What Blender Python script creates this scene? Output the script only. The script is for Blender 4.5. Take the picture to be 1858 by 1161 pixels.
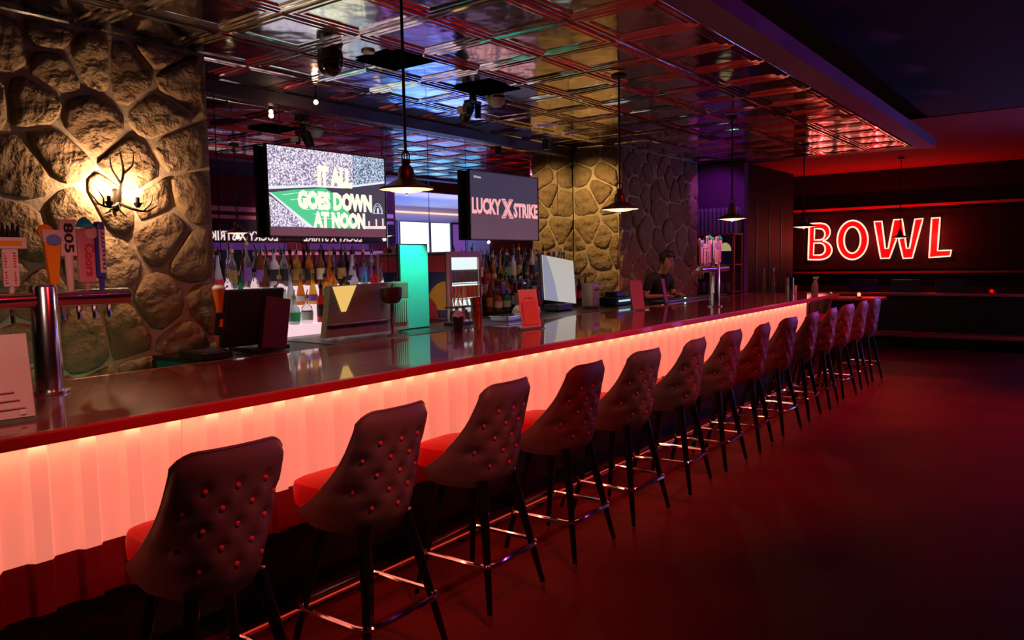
import bpy, bmesh, math, random
from mathutils import Vector, Matrix, noise
PI = math.pi
rnd = random.Random(7)
sc = bpy.context.scene
COL = sc.collection
for o in list(bpy.data.objects): bpy.data.objects.remove(o)

# ------------------------------------------------------------------ camera, world, exposure
cam_d = bpy.data.cameras.new('camera'); cam = bpy.data.objects.new('camera', cam_d); COL.objects.link(cam)
cam_d.sensor_fit = 'HORIZONTAL'; cam_d.sensor_width = 36.0; cam_d.lens = 1403.8/1858*36.0
cam_d.clip_start = 0.05; cam_d.clip_end = 100
yaw, pit, rol = .6431, .0769, .0188
fw = Vector((-math.sin(yaw)*math.cos(pit), math.cos(yaw)*math.cos(pit), -math.sin(pit)))
rt = Vector((math.cos(yaw), math.sin(yaw), 0)); dn = fw.cross(rt)
cx = math.cos(rol)*rt + math.sin(rol)*dn; cy = -math.sin(rol)*rt + math.cos(rol)*dn
M = Matrix.Identity(4)
for i in range(3):
    M[i][0] = cx[i]; M[i][1] = -cy[i]; M[i][2] = -fw[i]
M[0][3], M[1][3], M[2][3] = 0.0, 0.0, 1.65
cam.matrix_world = M
sc.camera = cam
sc.view_settings.view_transform = 'Standard'; sc.view_settings.look = 'None'
sc.view_settings.gamma = 1.0; sc.view_settings.use_curve_mapping = False
sc.view_settings.exposure = 0.0
w = bpy.data.worlds.new('world'); sc.world = w; w.use_nodes = True
w.node_tree.nodes['Background'].inputs[0].default_value = (.02, .005, .008, 1)
w.node_tree.nodes['Background'].inputs[1].default_value = 0.12
try:
    sc.cycles.max_bounces = 8; sc.cycles.glossy_bounces = 5; sc.cycles.diffuse_bounces = 3
    sc.cycles.transmission_bounces = 6; sc.cycles.transparent_max_bounces = 6
    sc.cycles.sample_clamp_indirect = 3.0; sc.cycles.caustics_reflective = False; sc.cycles.caustics_refractive = False
except Exception: pass

def light(name, typ, loc, energy, color, target=None, size=.1, size_y=None, spot=60, blend=.6, spread=None):
    d = bpy.data.lights.new(name, typ); d.energy = energy; d.color = color
    if typ == 'AREA':
        d.size = size
        if size_y: d.shape = 'RECTANGLE'; d.size_y = size_y
        if spread: d.spread = math.radians(spread)
    else:
        d.shadow_soft_size = size
    if typ == 'SPOT': d.spot_size = math.radians(spot); d.spot_blend = blend
    o = bpy.data.objects.new(name, d); COL.objects.link(o); o.location = loc
    if target is not None:
        o.rotation_euler = (Vector(target)-Vector(loc)).to_track_quat('-Z', 'Y').to_euler()
    return o
RED = (1, .018, .018)
# red wash spots hung over the walkway, aimed at the bar front and stools
for y, e in ((2.2, 130), (5.2, 190), (8.4, 190), (11.4, 150)):
    light('red_wash', 'SPOT', (-.5, y, 3.3), e, RED, (-2.6, y+.3, .85), .12, spot=72, blend=.9)
light('red_floor_wash', 'SPOT', (-.4, 10.5, 3.3), 230, RED, (-1.2, 8.8, 0), .2, spot=80, blend=1)
for y in (2.2, 4.6): light('stool_fill', 'SPOT', (-.3, y-.4, 2.9), 42, (1, .60, .56), (-2.2, y, .88), .1, spot=50, blend=.9)  # added warm fill on the stool backs, no real lamp here
# warm pink spot on the camera end of the bar
light('bar_end_spot', 'SPOT', (-1.6, .3, 2.7), 85, (1, .50, .40), (-3.45, 1.3, 1.35), .1, spot=34, blend=.7)
# purple wash from the far lanes, onto the last stools and the beam
light('purple_wash', 'SPOT', (.4, 14.9, 2.2), 240, (.35, .10, 1), (-2.3, 9.8, 1.2), .15, spot=26, blend=.8)
for k in range(7): light('beam_wash', 'SPOT', (-1.25, 1.6+1.5*k, 3.40), 2.6, (.70-.05*k, .07, .55+.07*k), (-1.78, 1.6+1.5*k, 3.14), .008, spot=150, blend=.5)
light('violet_back_bar', 'SPOT', (-4.5, 11.0, 3.0), 22, (.5, .06, .8), (-4.85, 12.0, 2.3), .05, spot=80)
light('purple_pilaster', 'SPOT', (-3.0, 12.0, 3.0), 15, (.75, .12, .36), (-5, 10.2, 1.9), .1, spot=75, blend=1)
# LED strip under the bar-top nosing
light('bar_strip', 'AREA', (-2.855, 5.1, 1.046), 15, (1, .24, .12), size=.03, size_y=10.1)
bpy.data.objects['bar_strip'].rotation_euler = (0, math.radians(14), 0)
# warm spot on the far stone pier
light('pier_spot', 'SPOT', (-5.25, 7.9, 3.02), 85, (1, .66, .22), (-5.35, 9.0, 2.25), .03, spot=70, blend=.8)
# added spots without any fixture, brightening the bottles
for y, e in ((3.6, 12), (4.4, 14), (5.2, 12), (6.9, 9), (7.7, 9), (8.4, 7)):
    light('bottle_fill', 'SPOT', (-5.14, y, 2.35), e, (1, .72, .8), (-5.45, y, 1.4), .015, spot=95, blend=.8)
# green LEDs behind the bar, with added teal and warm spots
light('green_led', 'AREA', (-4.42, 2.0, .93), 1.1, (.1, 1, .45), (-5, 2.0, .95), 2.0, .04)
light('teal_panel_fill', 'SPOT', (-4.02, 4.62, 1.98), 40, (.12, 1, .72), (-4.5, 4.55, 1.5), .02, spot=62, blend=.6)  # added spot that makes the cabinet panel look teal-lit
light('shelf_fill', 'SPOT', (-4.15, 6.4, 2.5), 12, (1, .85, .7), (-4.5, 6.5, 1.15), .03, spot=70, blend=.8)  # added fill for the towel and shelf, no fixture
light('caddy_fill', 'SPOT', (-4.0, 5.1, 2.0), 5, (1, .8, .6), (-4.4, 5.1, 1.2), .02, spot=40, blend=.8)  # added fill to brighten the fruit caddy, no fixture
light('green_hand', 'POINT', (-4.2, 9.35, 1.135), .25, (.1, 1, .5), size=.01)
# lights of the lane hall and added tint spots, seen in the mirror and in the tin ceiling
light('cove_blue', 'AREA', (2.8, 15.8, 2.75), 130, (.30, .20, 1), (2.8, 15.8, 3.6), 3.0, 5.0, spread=85)
for x, y, e, c in ((1.6, 15.2, 1700, (0, .28, 1)), (3.2, 16.4, 3600, (.02, .12, 1)), (2.2, 17.8, 2400, (.32, .05, 1)), (4.6, 18.0, 4200, (.05, .36, 1)), (5.6, 20.0, 1300, (.45, .3, 1)), (1.4, 17.0, 700, (.05, .06, 1))):
    light('lane_light', 'SPOT', (x, y, 3.45), e, c, (x, y, 0), .05, spot=82, blend=.8)
for x, y, e, c in ((1.0, 12.0, 420, (.12, .10, 1)), (1.9, 13.2, 650, (.02, .22, 1)), (1.0, 13.3, 420, (.30, .06, 1))):
    light('ceiling_tint_spot', 'SPOT', (x, y, 3.4), e, c, (x+.15, y, 0), .05, spot=40, blend=.7)  # added spots on an unseen pale floor, bluing the tin ceiling
light('hall_pink', 'SPOT', (1.2, 11.0, 3.4), 190, (1, .42, .42), (3.0, 11.6, 2.2), .1, spot=100, blend=.7)

# ------------------------------------------------------------------ helpers
def mat(name, col, rough=.5, metal=0, emit=None, es=1.0, trans=0, ior=1.45, bump=None, var=None, rand=None, spec=.5, coat=0):
    m = bpy.data.materials.new(name); m.use_nodes = True; nt = m.node_tree
    b = nt.nodes['Principled BSDF']; b.inputs['Coat Roughness'].default_value = .05
    b.inputs['Base Color'].default_value = (*col, 1); b.inputs['Roughness'].default_value = rough
    b.inputs['Metallic'].default_value = metal; b.inputs['IOR'].default_value = ior
    b.inputs['Transmission Weight'].default_value = trans
    b.inputs['Specular IOR Level'].default_value = spec
    b.inputs['Coat Weight'].default_value = coat
    if emit: b.inputs['Emission Color'].default_value = (*emit, 1); b.inputs['Emission Strength'].default_value = es
    tc = nt.nodes.new('ShaderNodeTexCoord')
    src = None
    if rand:                                             # list of colours picked by object random
        oi = nt.nodes.new('ShaderNodeObjectInfo'); cr = nt.nodes.new('ShaderNodeValToRGB')
        el = cr.color_ramp.elements
        while len(el) < len(rand): el.new(.5)
        for k, c in enumerate(rand): el[k].position = k/max(1, len(rand)-1); el[k].color = (*c, 1)
        nt.links.new(oi.outputs['Random'], cr.inputs[0]); src = cr.outputs[0]
        nt.links.new(src, b.inputs['Base Color'])
    if var:                                              # (scale, other colour, sharpness)
        n = nt.nodes.new('ShaderNodeTexNoise'); n.inputs['Scale'].default_value = var[0]; n.inputs['Detail'].default_value = 5
        nt.links.new(tc.outputs['Object'], n.inputs['Vector'])
        r = nt.nodes.new('ShaderNodeValToRGB'); r.color_ramp.elements[0].position = .35; r.color_ramp.elements[1].position = .65
        nt.links.new(n.outputs['Fac'], r.inputs[0])
        mx = nt.nodes.new('ShaderNodeMix'); mx.data_type = 'RGBA'
        if len(var) > 2:
            mth = nt.nodes.new('ShaderNodeMath'); mth.operation = 'MULTIPLY'; mth.inputs[1].default_value = var[2]
            nt.links.new(r.outputs[0], mth.inputs[0]); nt.links.new(mth.outputs[0], mx.inputs[0])
        else: nt.links.new(r.outputs[0], mx.inputs[0])
        mx.inputs[6].default_value = (*col, 1); mx.inputs[7].default_value = (*var[1], 1)
        if src: nt.links.new(src, mx.inputs[6])
        nt.links.new(mx.outputs[2], b.inputs['Base Color'])
    if bump:                                             # (scale, strength, distance)
        n = nt.nodes.new('ShaderNodeTexNoise'); n.inputs['Scale'].default_value = bump[0]; n.inputs['Detail'].default_value = bump[3] if len(bump) > 3 else 4
        nt.links.new(tc.outputs['Object'], n.inputs['Vector'])
        bp = nt.nodes.new('ShaderNodeBump'); bp.inputs['Strength'].default_value = bump[1]; bp.inputs['Distance'].default_value = bump[2]
        nt.links.new(n.outputs['Fac'], bp.inputs['Height']); nt.links.new(bp.outputs[0], b.inputs['Normal'])
    return m
def emi(name, col, s=1.0): return mat(name, (.02, .02, .02), .4, emit=col, es=s)

class MB:
    def __init__(s): s.bm = bmesh.new()
    def box(s, c, d, m=None, bev=0):
        r = bmesh.ops.create_cube(s.bm, size=1, matrix=Matrix.Translation(c) @ Matrix.Diagonal((*d, 1)))
        vs = r['verts']
        if bev:
            es = list({e for v in vs for e in v.link_edges})
            rr = bmesh.ops.bevel(s.bm, geom=es, offset=bev, segments=2, affect='EDGES', profile=.5)
            vs = list({v for f in rr['faces'] for v in f.verts} | {v for v in vs if v.is_valid})
        if m is not None: bmesh.ops.transform(s.bm, matrix=m, verts=vs)
        return s
    def cone(s, p0, p1, r0, r1, n=12, caps=True):
        p0 = Vector(p0); p1 = Vector(p1); d = p1-p0
        q = d.to_track_quat('Z', 'Y').to_matrix().to_4x4()
        bmesh.ops.create_cone(s.bm, cap_ends=caps, segments=n, radius1=r0, radius2=r1, depth=d.length, matrix=Matrix.Translation((p0+p1)/2) @ q)
        return s
    def lathe(s, prof, n=16, c=(0, 0, 0), m=None, caps=True):
        rings = []; c = Vector(c)
        for r, z in prof:
            if r < 1e-5: rings.append([s.bm.verts.new(c+Vector((0, 0, z)))])
            else: rings.append([s.bm.verts.new(c+Vector((r*math.cos(2*PI*k/n), r*math.sin(2*PI*k/n), z))) for k in range(n)])
        for a, b in zip(rings, rings[1:]):
            for k in range(n):
                k2 = (k+1) % n
                if len(a) == 1 and len(b) == 1: continue
                if len(a) == 1: s.bm.faces.new((a[0], b[k2], b[k]))
                elif len(b) == 1: s.bm.faces.new((a[k], a[k2], b[0]))
                else: s.bm.faces.new((a[k], a[k2], b[k2], b[k]))
        if caps:
            if len(rings[0]) > 1: s.bm.faces.new(rings[0][::-1])
            if len(rings[-1]) > 1: s.bm.faces.new(rings[-1])
        if m is not None: bmesh.ops.transform(s.bm, matrix=m, verts=[v for r in rings for v in r])
        return s
    def ball(s, c, r, sc=(1, 1, 1), u=12, v=8):
        bmesh.ops.create_uvsphere(s.bm, u_segments=u, v_segments=v, radius=r, matrix=Matrix.Translation(c) @ Matrix.Diagonal((*sc, 1)))
        return s
    def tube(s, pts, r, n=8, closed=False):
        pts = [Vector(p) for p in pts]; N = len(pts); rs = r if isinstance(r, (list, tuple)) else [r]*N
        rings = []; up = None
        for i, p in enumerate(pts):
            a = pts[(i-1) % N] if (closed or i > 0) else p
            b = pts[(i+1) % N] if (closed or i < N-1) else p
            t = (b-a).normalized()
            if up is None: up = t.orthogonal().normalized()
            up = (up - t*up.dot(t));
            up = up.normalized() if up.length > 1e-6 else t.orthogonal().normalized()
            sd = t.cross(up)
            rings.append([s.bm.verts.new(p + rs[i]*(math.cos(2*PI*k/n)*up + math.sin(2*PI*k/n)*sd)) for k in range(n)])
        L = N if closed else N-1
        for i in range(L):
            a = rings[i]; b = rings[(i+1) % N]
            off = 0
            if closed and i == N-1:
                off = min(range(n), key=lambda q: (a[0].co-b[q].co).length)
            for k in range(n): s.bm.faces.new((a[k], a[(k+1) % n], b[(k+1+off) % n], b[(k+off) % n]))
        if not closed: s.bm.faces.new(rings[0][::-1]); s.bm.faces.new(rings[-1])
        return s
    def prism(s, poly, z0, z1, m=None):
        a = [s.bm.verts.new((x, y, z0)) for x, y in poly]; b = [s.bm.verts.new((x, y, z1)) for x, y in poly]; n = len(poly)
        s.bm.faces.new(a[::-1]); s.bm.faces.new(b)
        for k in range(n): s.bm.faces.new((a[k], a[(k+1) % n], b[(k+1) % n], b[k]))
        if m is not None: bmesh.ops.transform(s.bm, matrix=m, verts=a+b)
        return s
    def quad(s, *ps):
        s.bm.faces.new([s.bm.verts.new(p) for p in ps]); return s
    def xf(s, m): bmesh.ops.transform(s.bm, matrix=m, verts=s.bm.verts[:]); return s
    def mesh(s, name, smooth=False):
        bmesh.ops.recalc_face_normals(s.bm, faces=s.bm.faces[:])
        me = bpy.data.meshes.new(name); s.bm.to_mesh(me); s.bm.free()
        if smooth:
            me.polygons.foreach_set('use_smooth', [True]*len(me.polygons))
            me.set_sharp_from_angle(angle=math.radians(38))
        return me
def ob(name, mb, m, parent=None, smooth=False, loc=None, rot=None):
    me = mb.mesh(name, smooth) if isinstance(mb, MB) else mb
    o = bpy.data.objects.new(name, me)
    if m is not None and not me.materials: me.materials.append(m)
    COL.objects.link(o)
    if parent: o.parent = parent
    if loc is not None: o.location = loc
    if rot is not None: o.rotation_euler = rot
    return o
def thing(name, label, cat, loc=(0, 0, 0), rz=0, group=None):
    o = bpy.data.objects.new(name, None); COL.objects.link(o); o.location = loc; o.rotation_euler = (0, 0, rz)
    o.empty_display_size = .05
    return tag(o, label, cat, group)
def tag(o, label, cat, group=None):
    o['label'] = label; o['category'] = cat
    if group: o['group'] = group
    return o
def struct(name, mb, m, label=None, cat=None, parent=None):
    o = ob(name, mb, m, parent)
    if parent is None:
        o['kind'] = 'structure'
        if label: o['label'] = label; o['category'] = cat
    return o
def dup(root, loc, rz=None, label=None, group=None):
    r = root.copy(); COL.objects.link(r); r.location = loc
    if rz is not None: r.rotation_euler = (0, 0, rz)
    if label: r['label'] = label
    if group: r['group'] = group
    for ch in list(root.children):
        c = ch.copy(); COL.objects.link(c); c.parent = r
        for g in list(ch.children):
            d = g.copy(); COL.objects.link(d); d.parent = c
    return r
def frame_px(p):   # faces +X : u->+Y v->+Z
    return Matrix.Translation(p) @ Matrix(((0, 0, 1, 0), (1, 0, 0, 0), (0, 1, 0, 0), (0, 0, 0, 1)))
def frame_ny(p):   # faces -Y : u->+X v->+Z
    return Matrix.Translation(p) @ Matrix(((1, 0, 0, 0), (0, 0, -1, 0), (0, 1, 0, 0), (0, 0, 0, 1)))
def frame_nx(p):   # faces -X : u->-Y v->+Z
    return Matrix.Translation(p) @ Matrix(((0, 0, -1, 0), (-1, 0, 0, 0), (0, 1, 0, 0), (0, 0, 0, 1)))
def text(name, body, h, m, mtl, parent, width=None, bold=0.0, ext=.001, space=1.0):
    c = bpy.data.curves.new('t', 'FONT'); c.body = body; c.size = 1; c.extrude = 0; c.offset = bold; c.align_x = 'CENTER'; c.resolution_u = 2
    c.space_character = space
    o = bpy.data.objects.new('t', c); COL.objects.link(o)
    dg = bpy.context.evaluated_depsgraph_get(); me = bpy.data.meshes.new_from_object(o.evaluated_get(dg))
    bpy.data.objects.remove(o); bpy.data.curves.remove(c)
    xs = [v.co.x for v in me.vertices]; ys = [v.co.y for v in me.vertices]
    x0, x1, y0, y1 = min(xs), max(xs), min(ys), max(ys)
    sy = h/(y1-y0); sx = (width/(x1-x0)) if width else sy
    for v in me.vertices: v.co = ((v.co.x-(x0+x1)/2)*sx, (v.co.y-(y0+y1)/2)*sy, ext)
    me.transform(m); me.name = name; me.materials.clear()
    return ob(name, me, mtl, parent)
ORD = ['first', 'second', 'third', 'fourth', 'fifth', 'sixth', 'seventh', 'eighth', 'ninth', 'tenth', 'eleventh', 'twelfth', 'thirteenth', 'fourteenth', 'fifteenth', 'sixteenth', 'seventeenth', 'eighteenth']

# ------------------------------------------------------------------ materials
m_tin = mat('pressed_tin', (.84, .82, .80), .10, 1, bump=(3.2, .22, .03, 2), var=(9, (.60, .58, .55), .6))
m_black = mat('black_paint', (.012, .01, .011), .5)
m_void = mat('matt_black_vent', (.003, .003, .003), 1, spec=0)
m_dark = mat('dark_ceiling_paint', (.016, .003, .002), .9)
m_stone = mat('field_stone', (.3, .2, .12), .85, rand=[(.21, .12, .08), (.36, .225, .135), (.28, .165, .10), (.42, .28, .17), (.25, .16, .11)], var=(9, (.42, .28, .16), .55), bump=(11, 1.0, .09, 8))
m_mortar = mat('mortar', (.58, .43, .32), .95, bump=(40, .5, .01), var=(6, (.44, .35, .27), .6))
m_mirror = mat('mirror_glass', (.86, .86, .88), .012, 1)
m_chrome = mat('chrome', (.8, .8, .82), .08, 1)
m_tower = mat('satin_chrome', (.82, .80, .82), .17, 1)
m_steel = mat('brushed_steel', (.55, .56, .56), .28, 1)
m_dsteel = mat('dull_steel', (.32, .33, .31), .35, 1)
m_wood = mat('mahogany_bar_top', (.34, .03, .022), .38, coat=1.0, var=(2.2, (.24, .02, .015), .8), bump=(2.5, .06, .02))
m_edge = mat('red_nosing', (.62, .02, .02), .35, coat=.2)
m_trim = mat('orange_wood_trim', (.5, .14, .05), .3)
m_panel = mat('backlit_corrugated_plastic', (.75, .42, .36), .45, emit=(1, .26, .165), es=.66)
m_panel_low = mat('red_corrugated_sheet', (.30, .015, .02), .5)
m_floor = mat('dark_red_floor', (.145, .011, .009), .55, var=(1.3, (.095, .008, .007)), bump=(6, .08, .02), spec=.12)
m_vinyl = mat('brown_vinyl', (.20, .105, .10), .42, bump=(120, .12, .003))
m_seat = mat('red_vinyl', (.78, .006, .008), .5, spec=.12, bump=(90, .12, .003))
m_button = mat('glossy_button', (.9, .06, .06), .18, coat=.8)
m_leg = mat('black_steel', (.03, .027, .03), .15, .7)
m_blackp = mat('black_plastic', (.014, .013, .014), .35)
m_redp = mat('dark_red_panel', (.10, .012, .014), .45)
m_white = mat('white_plastic', (.75, .72, .68), .45)
m_iron = mat('wrought_iron', (.03, .02, .015), .55, .6)
m_bulb = emi('warm_bulb', (1, .62, .28), 9)
m_bronze = mat('aged_bronze', (.06, .035, .025), .4, .85, var=(20, (.12, .07, .04)))
m_shadein = mat('white_enamel', (.85, .8, .72), .5)
m_pbulb = emi('pendant_diffuser', (1, .66, .42), 1.5)
m_neon = emi('red_neon_glass', (1, .30, .22), 3.0)
m_neonface = mat('red_lit_letter_face', (.75, .008, .02), .4, emit=(.6, .003, .012), es=.18)  # faint emission stands for tube light on the letter faces
m_hood = mat('olive_grey_steel', (.30, .31, .25), .6)
m_purplew = mat('plum_wall', (.16, .05, .16), .8)
m_redw = mat('red_wall', (.10, .006, .015), .8)
m_pinkw = mat('pink_band', (.85, .42, .46), .7)
m_glasspanel = mat('black_gloss_panel', (.008, .005, .006), .5, spec=.15)

# ------------------------------------------------------------------ setting
struct('floor', MB().box((0, 10, -.05), (14, 26, .1)), m_floor)
ceil = bpy.data.objects.new('ceiling', None); COL.objects.link(ceil); ceil['kind'] = 'structure'
ob('ceiling_deck', MB().box((-3.874, 6.0, 3.19), (3.70, 12.24, .04)), m_black, ceil)
T = .61
def tile_mesh():
    b = MB(); bm = b.bm
    prof = [(0, .010), (.008, .0), (.022, -.008), (.036, -.008), (.046, .0), (.058, .0), (.068, -.007), (.082, -.007), (.096, .003), (.106, .004)]
    rings = []
    for ins, z in prof:
        h = T/2-.001-ins
        rings.append([bm.verts.new((x*h, y*h, z)) for x, y in ((-1, -1), (1, -1), (1, 1), (-1, 1))])
    for a, c in zip(rings, rings[1:]):
        for k in range(4): bm.faces.new((a[k], a[(k+1) % 4], c[(k+1) % 4], c[k]))
    bm.faces.new(rings[-1])
    return b.mesh('ceiling_tile')
tm = tile_mesh(); tm.materials.append(m_tin)
x0, y0 = -3.8737, 2.9625
for j in range(-3, 3):
    for i in range(-5, 15):
        o = bpy.data.objects.new('ceiling_tile', tm); COL.objects.link(o); o.parent = ceil
        o.location = (x0-T*j-T/2, y0+T*i+T/2, 3.135)
        o.rotation_euler = (rnd.gauss(0, .006), rnd.gauss(0, .006), rnd.choice((0, PI/2, PI, -PI/2)))
struct('trim_1', MB().box((-1.89, 5.8, 3.16), (.22, 12.9, .12)), mat('maroon_beam', (.16, .035, .13), .6))
struct('trim_2', MB().box((-3.75, 12.26, 3.2), (3.7, .30, .14)), m_black)
upper = struct('ceiling_upper', MB().box((1.6, 5.5, 3.58), (7.0, 13.6, .08)), m_dark)
struct('ceiling_far', MB().box((-2.9, 16.2, 3.58), (7, 7.6, .08)), mat('far_ceiling_sign_glow', (.40, .02, .02), .85))  # red light of the sign put into the ceiling colour
struct('wall_far', MB().box((-3.7, 19.4, 1.8), (8.8, .12, 3.6)), mat('dark_far_wall', (.014, .003, .002), .7))
struct('wall_left', MB().box((-5.82, 8, 1.7), (.2, 16.5, 3.4)), m_black)
struct('wall_back', MB().box((0, -1.6, 1.8), (12, .12, 3.6)), m_dark)
# stone piers ---------------------------------------------------------
def clip(poly, p, q):
    m = ((p[0]+q[0])/2, (p[1]+q[1])/2); n = (q[0]-p[0], q[1]-p[1]); out = []
    f = lambda a: (a[0]-m[0])*n[0]+(a[1]-m[1])*n[1]
    for a, b in zip(poly, poly[1:]+poly[:1]):
        fa, fb = f(a), f(b)
        if fa <= 0: out.append(a)
        if fa*fb < 0:
            t = fa/(fa-fb); out.append((a[0]+t*(b[0]-a[0]), a[1]+t*(b[1]-a[1])))
    return out
def resample(poly, n):
    L = [0]
    for a, b in zip(poly, poly[1:]+poly[:1]): L.append(L[-1]+math.hypot(b[0]-a[0], b[1]-a[1]))
    out = []; P = poly+poly[:1]; k = 0
    for i in range(n):
        t = L[-1]*i/n
        while L[k+1] < t: k += 1
        f = (t-L[k])/max(1e-9, L[k+1]-L[k]); out.append((P[k][0]+f*(P[k+1][0]-P[k][0]), P[k][1]+f*(P[k+1][1]-P[k][1])))
    return out
def stones(parent, W, H, n, seed, fr, depth=.055):
    r = random.Random(seed); pts = []
    wgt = []
    while len(pts) < n:
        best = None; bd = -1
        for _ in range(7):
            c = (r.uniform(0, W), r.uniform(0, H)); d = min([math.hypot(c[0]-p[0], c[1]-p[1]) for p in pts] or [1])
            if d > bd: bd, best = d, c
        pts.append(best)
    box = [(0, 0), (W, 0), (W, H), (0, H)]
    for p in pts:
        poly = box
        for q in sorted(pts, key=lambda q: (q[0]-p[0])**2+(q[1]-p[1])**2)[1:16]:
            poly = clip(poly, p, q)
            if len(poly) < 3: break
        if len(poly) < 3: continue
        for it in range(2):
            nn = []
            for a, b in zip(poly, poly[1:]+poly[:1]):
                k = .14
                nn += [(a[0]+k*(b[0]-a[0]), a[1]+k*(b[1]-a[1])), (b[0]+k*(a[0]-b[0]), b[1]+k*(a[1]-b[1]))]
            poly = nn
        P = resample(poly, 14)
        c = (sum(a[0] for a in P)/14, sum(a[1] for a in P)/14)
        rad = sum(math.hypot(a[0]-c[0], a[1]-c[1]) for a in P)/14
        mg = .008+r.uniform(0, .006); d = depth*r.uniform(.55, 1.15); tx, ty = r.uniform(-.12, .12), r.uniform(-.12, .12)
        b = MB(); rings = []
        for s, z in ((1, -.02), (.985, .45*d), (.90, .85*d), (.55, d)):
            ring = []
            for a in P:
                dx, dy = a[0]-c[0], a[1]-c[1]; L = math.hypot(dx, dy); k = max(.2, (L-mg)/L)*s
                jit = 1+.06*noise.noise(Vector((a[0]*9, a[1]*9, seed+s)))
                zz = z+(tx*dx+ty*dy)*.5*(z > 0)+(.014*noise.noise(Vector((a[0]*7, a[1]*7, s*3+seed))) if s < .9 else 0)
                ring.append(b.bm.verts.new((dx*k*jit, dy*k*jit, zz)))
            rings.append(ring)
        for A, B in zip(rings, rings[1:]):
            for k in range(14): b.bm.faces.new((A[k], A[(k+1) % 14], B[(k+1) % 14], B[k]))
        t = b.bm.verts.new((0, 0, d*1.05+r.uniform(-.006, .006)))
        for k in range(14): b.bm.faces.new((rings[-1][k], rings[-1][(k+1) % 14], t))
        o = ob('stone', b.mesh('stone', False), m_stone, parent)
        for f in o.data.polygons: f.use_smooth = True
        o.matrix_local = fr @ Matrix.Translation((c[0], c[1], 0))
wl = struct('wall_stone_near', MB().box((-5.36, 1.3, 1.57), (.66, 3.74, 3.13)), m_mortar)
stones(wl, 2.75, 2.32, 70, 3, frame_px((-5.03, .42, .80)), .03)
wp = struct('wall_stone_far', MB().box((-5.35, 10.32, 1.57), (.70, 2.52, 3.13)), m_mortar)
stones(wp, .70, 2.1, 19, 5, frame_ny((-5.70, 9.06, 1.02)), .035)
stones(wp, 2.5, 2.1, 52, 9, frame_px((-5.0, 9.07, 1.02)), .03)
# mirror --------------------------------------------------------------
mir = thing('wall_mirror', 'wall of tall mirror panels behind the liquor bottles', 'mirror', (-5.70, 3.2, 0))
y = 3.03
while y < 8.9:
    a = max(y, 3.18); bb = min(y+.625, 9.03)
    if bb-a > .05: ob('mirror_panel', MB().box((0, (a+bb)/2-3.2, 2.0), (.012, bb-a-.006, 2.24), bev=.0015), m_mirror, mir)
    y += .625
struct('trim_3', MB().box((-5.665, 6.1, 3.075), (.05, 5.9, .10)), mat('dark_plum_trim', (.05, .03, .06), .4))

# ------------------------------------------------------------------ the bar
bar = thing('bar_counter', 'long bar with glossy mahogany top and glowing corrugated front', 'bar counter', (-2.88, 0, 0))
L0, L1 = -.9, 11.45
ob('bar_top', MB().box((-.57, (L0+L1)/2, 1.0775), (1.20, L1-L0, .045), bev=.006), m_wood, bar)
ob('front_nosing', MB().box((.045, (L0+L1)/2, 1.0775), (.03, L1-L0, .047), bev=.008), m_edge, bar)
ob('rear_trim', MB().box((-1.185, (L0+L1)/2, 1.075), (.035, L1-L0, .05), bev=.008), m_trim, bar)
ob('body', MB().box((-.50, (L0+10.1)/2, .60), (.74, 10.1-L0, .90)).box((-.5, (L0+10.1)/2, .08), (.55, 10.0-L0, .15)), m_black, bar)
P = .165
def sheet(ya, yb, z0, z1, xo):
    b = MB(); pr = []
    k = math.floor(ya/P)-1
    while k*P < yb:
        for dy, dx in ((0, 0), (.075, 0), (.092, .026), (.148, .026)): pr.append((k*P+dy, dx))
        k += 1
    cut = []
    for (a, c) in zip(pr, pr[1:]):
        for yy in (ya, yb):
            if a[0] < yy < c[0]: cut.append((yy, a[1]+(c[1]-a[1])*(yy-a[0])/(c[0]-a[0])))
    pr = sorted([p for p in pr if ya < p[0] < yb]+cut)
    for (a, c) in zip(pr, pr[1:]):
        for s, t in ((0, 1),):
            b.quad((a[1]+xo, a[0], z0), (c[1]+xo, c[0], z0), (c[1]+xo, c[0], z1), (a[1]+xo, a[0], z1))
            b.quad((a[1]+xo-.006, a[0], z0), (a[1]+xo-.006, a[0], z1), (c[1]+xo-.006, c[0], z1), (c[1]+xo-.006, c[0], z0))
            b.quad((a[1]+xo, a[0], z0), (a[1]+xo-.006, a[0], z0), (c[1]+xo-.006, c[0], z0), (c[1]+xo, c[0], z0))
    bmesh.ops.remove_doubles(b.bm, verts=b.bm.verts[:], dist=1e-5)
    return b
seams = [L0, -.45, 1.65, 3.75, 5.85, 7.95, 10.10]
for a, c in zip(seams, seams[1:]):
    ob('corrugated_sheet', sheet(a+.002, c-.002, .64, 1.052, -.02), m_panel, bar)
    ob('lower_corrugated_sheet', sheet(a+.002, c-.002, .45, .645, -.026), m_panel_low, bar)
ob('corner_post', MB().box((-.02, 10.14, .62), (.08, .06, .86), bev=.004), m_leg, bar)
fr_ = thing('foot_rail', 'polished foot rail running along the base of the bar', 'foot rail', (-2.62, 0, 0))
ob('rail_tube', MB().tube([(0, -.9, .19), (0, 10.2, .19)], .025, 10), mat('copper_rail', (.45, .12, .10), .3, 1), fr_, True)
for k in range(8):
    ob('rail_bracket', MB().tube([(0, .2+1.35*k, .19), (-.12, .2+1.35*k, .17), (-.18, .2+1.35*k, .0)], .012, 6), m_leg, fr_)

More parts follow.
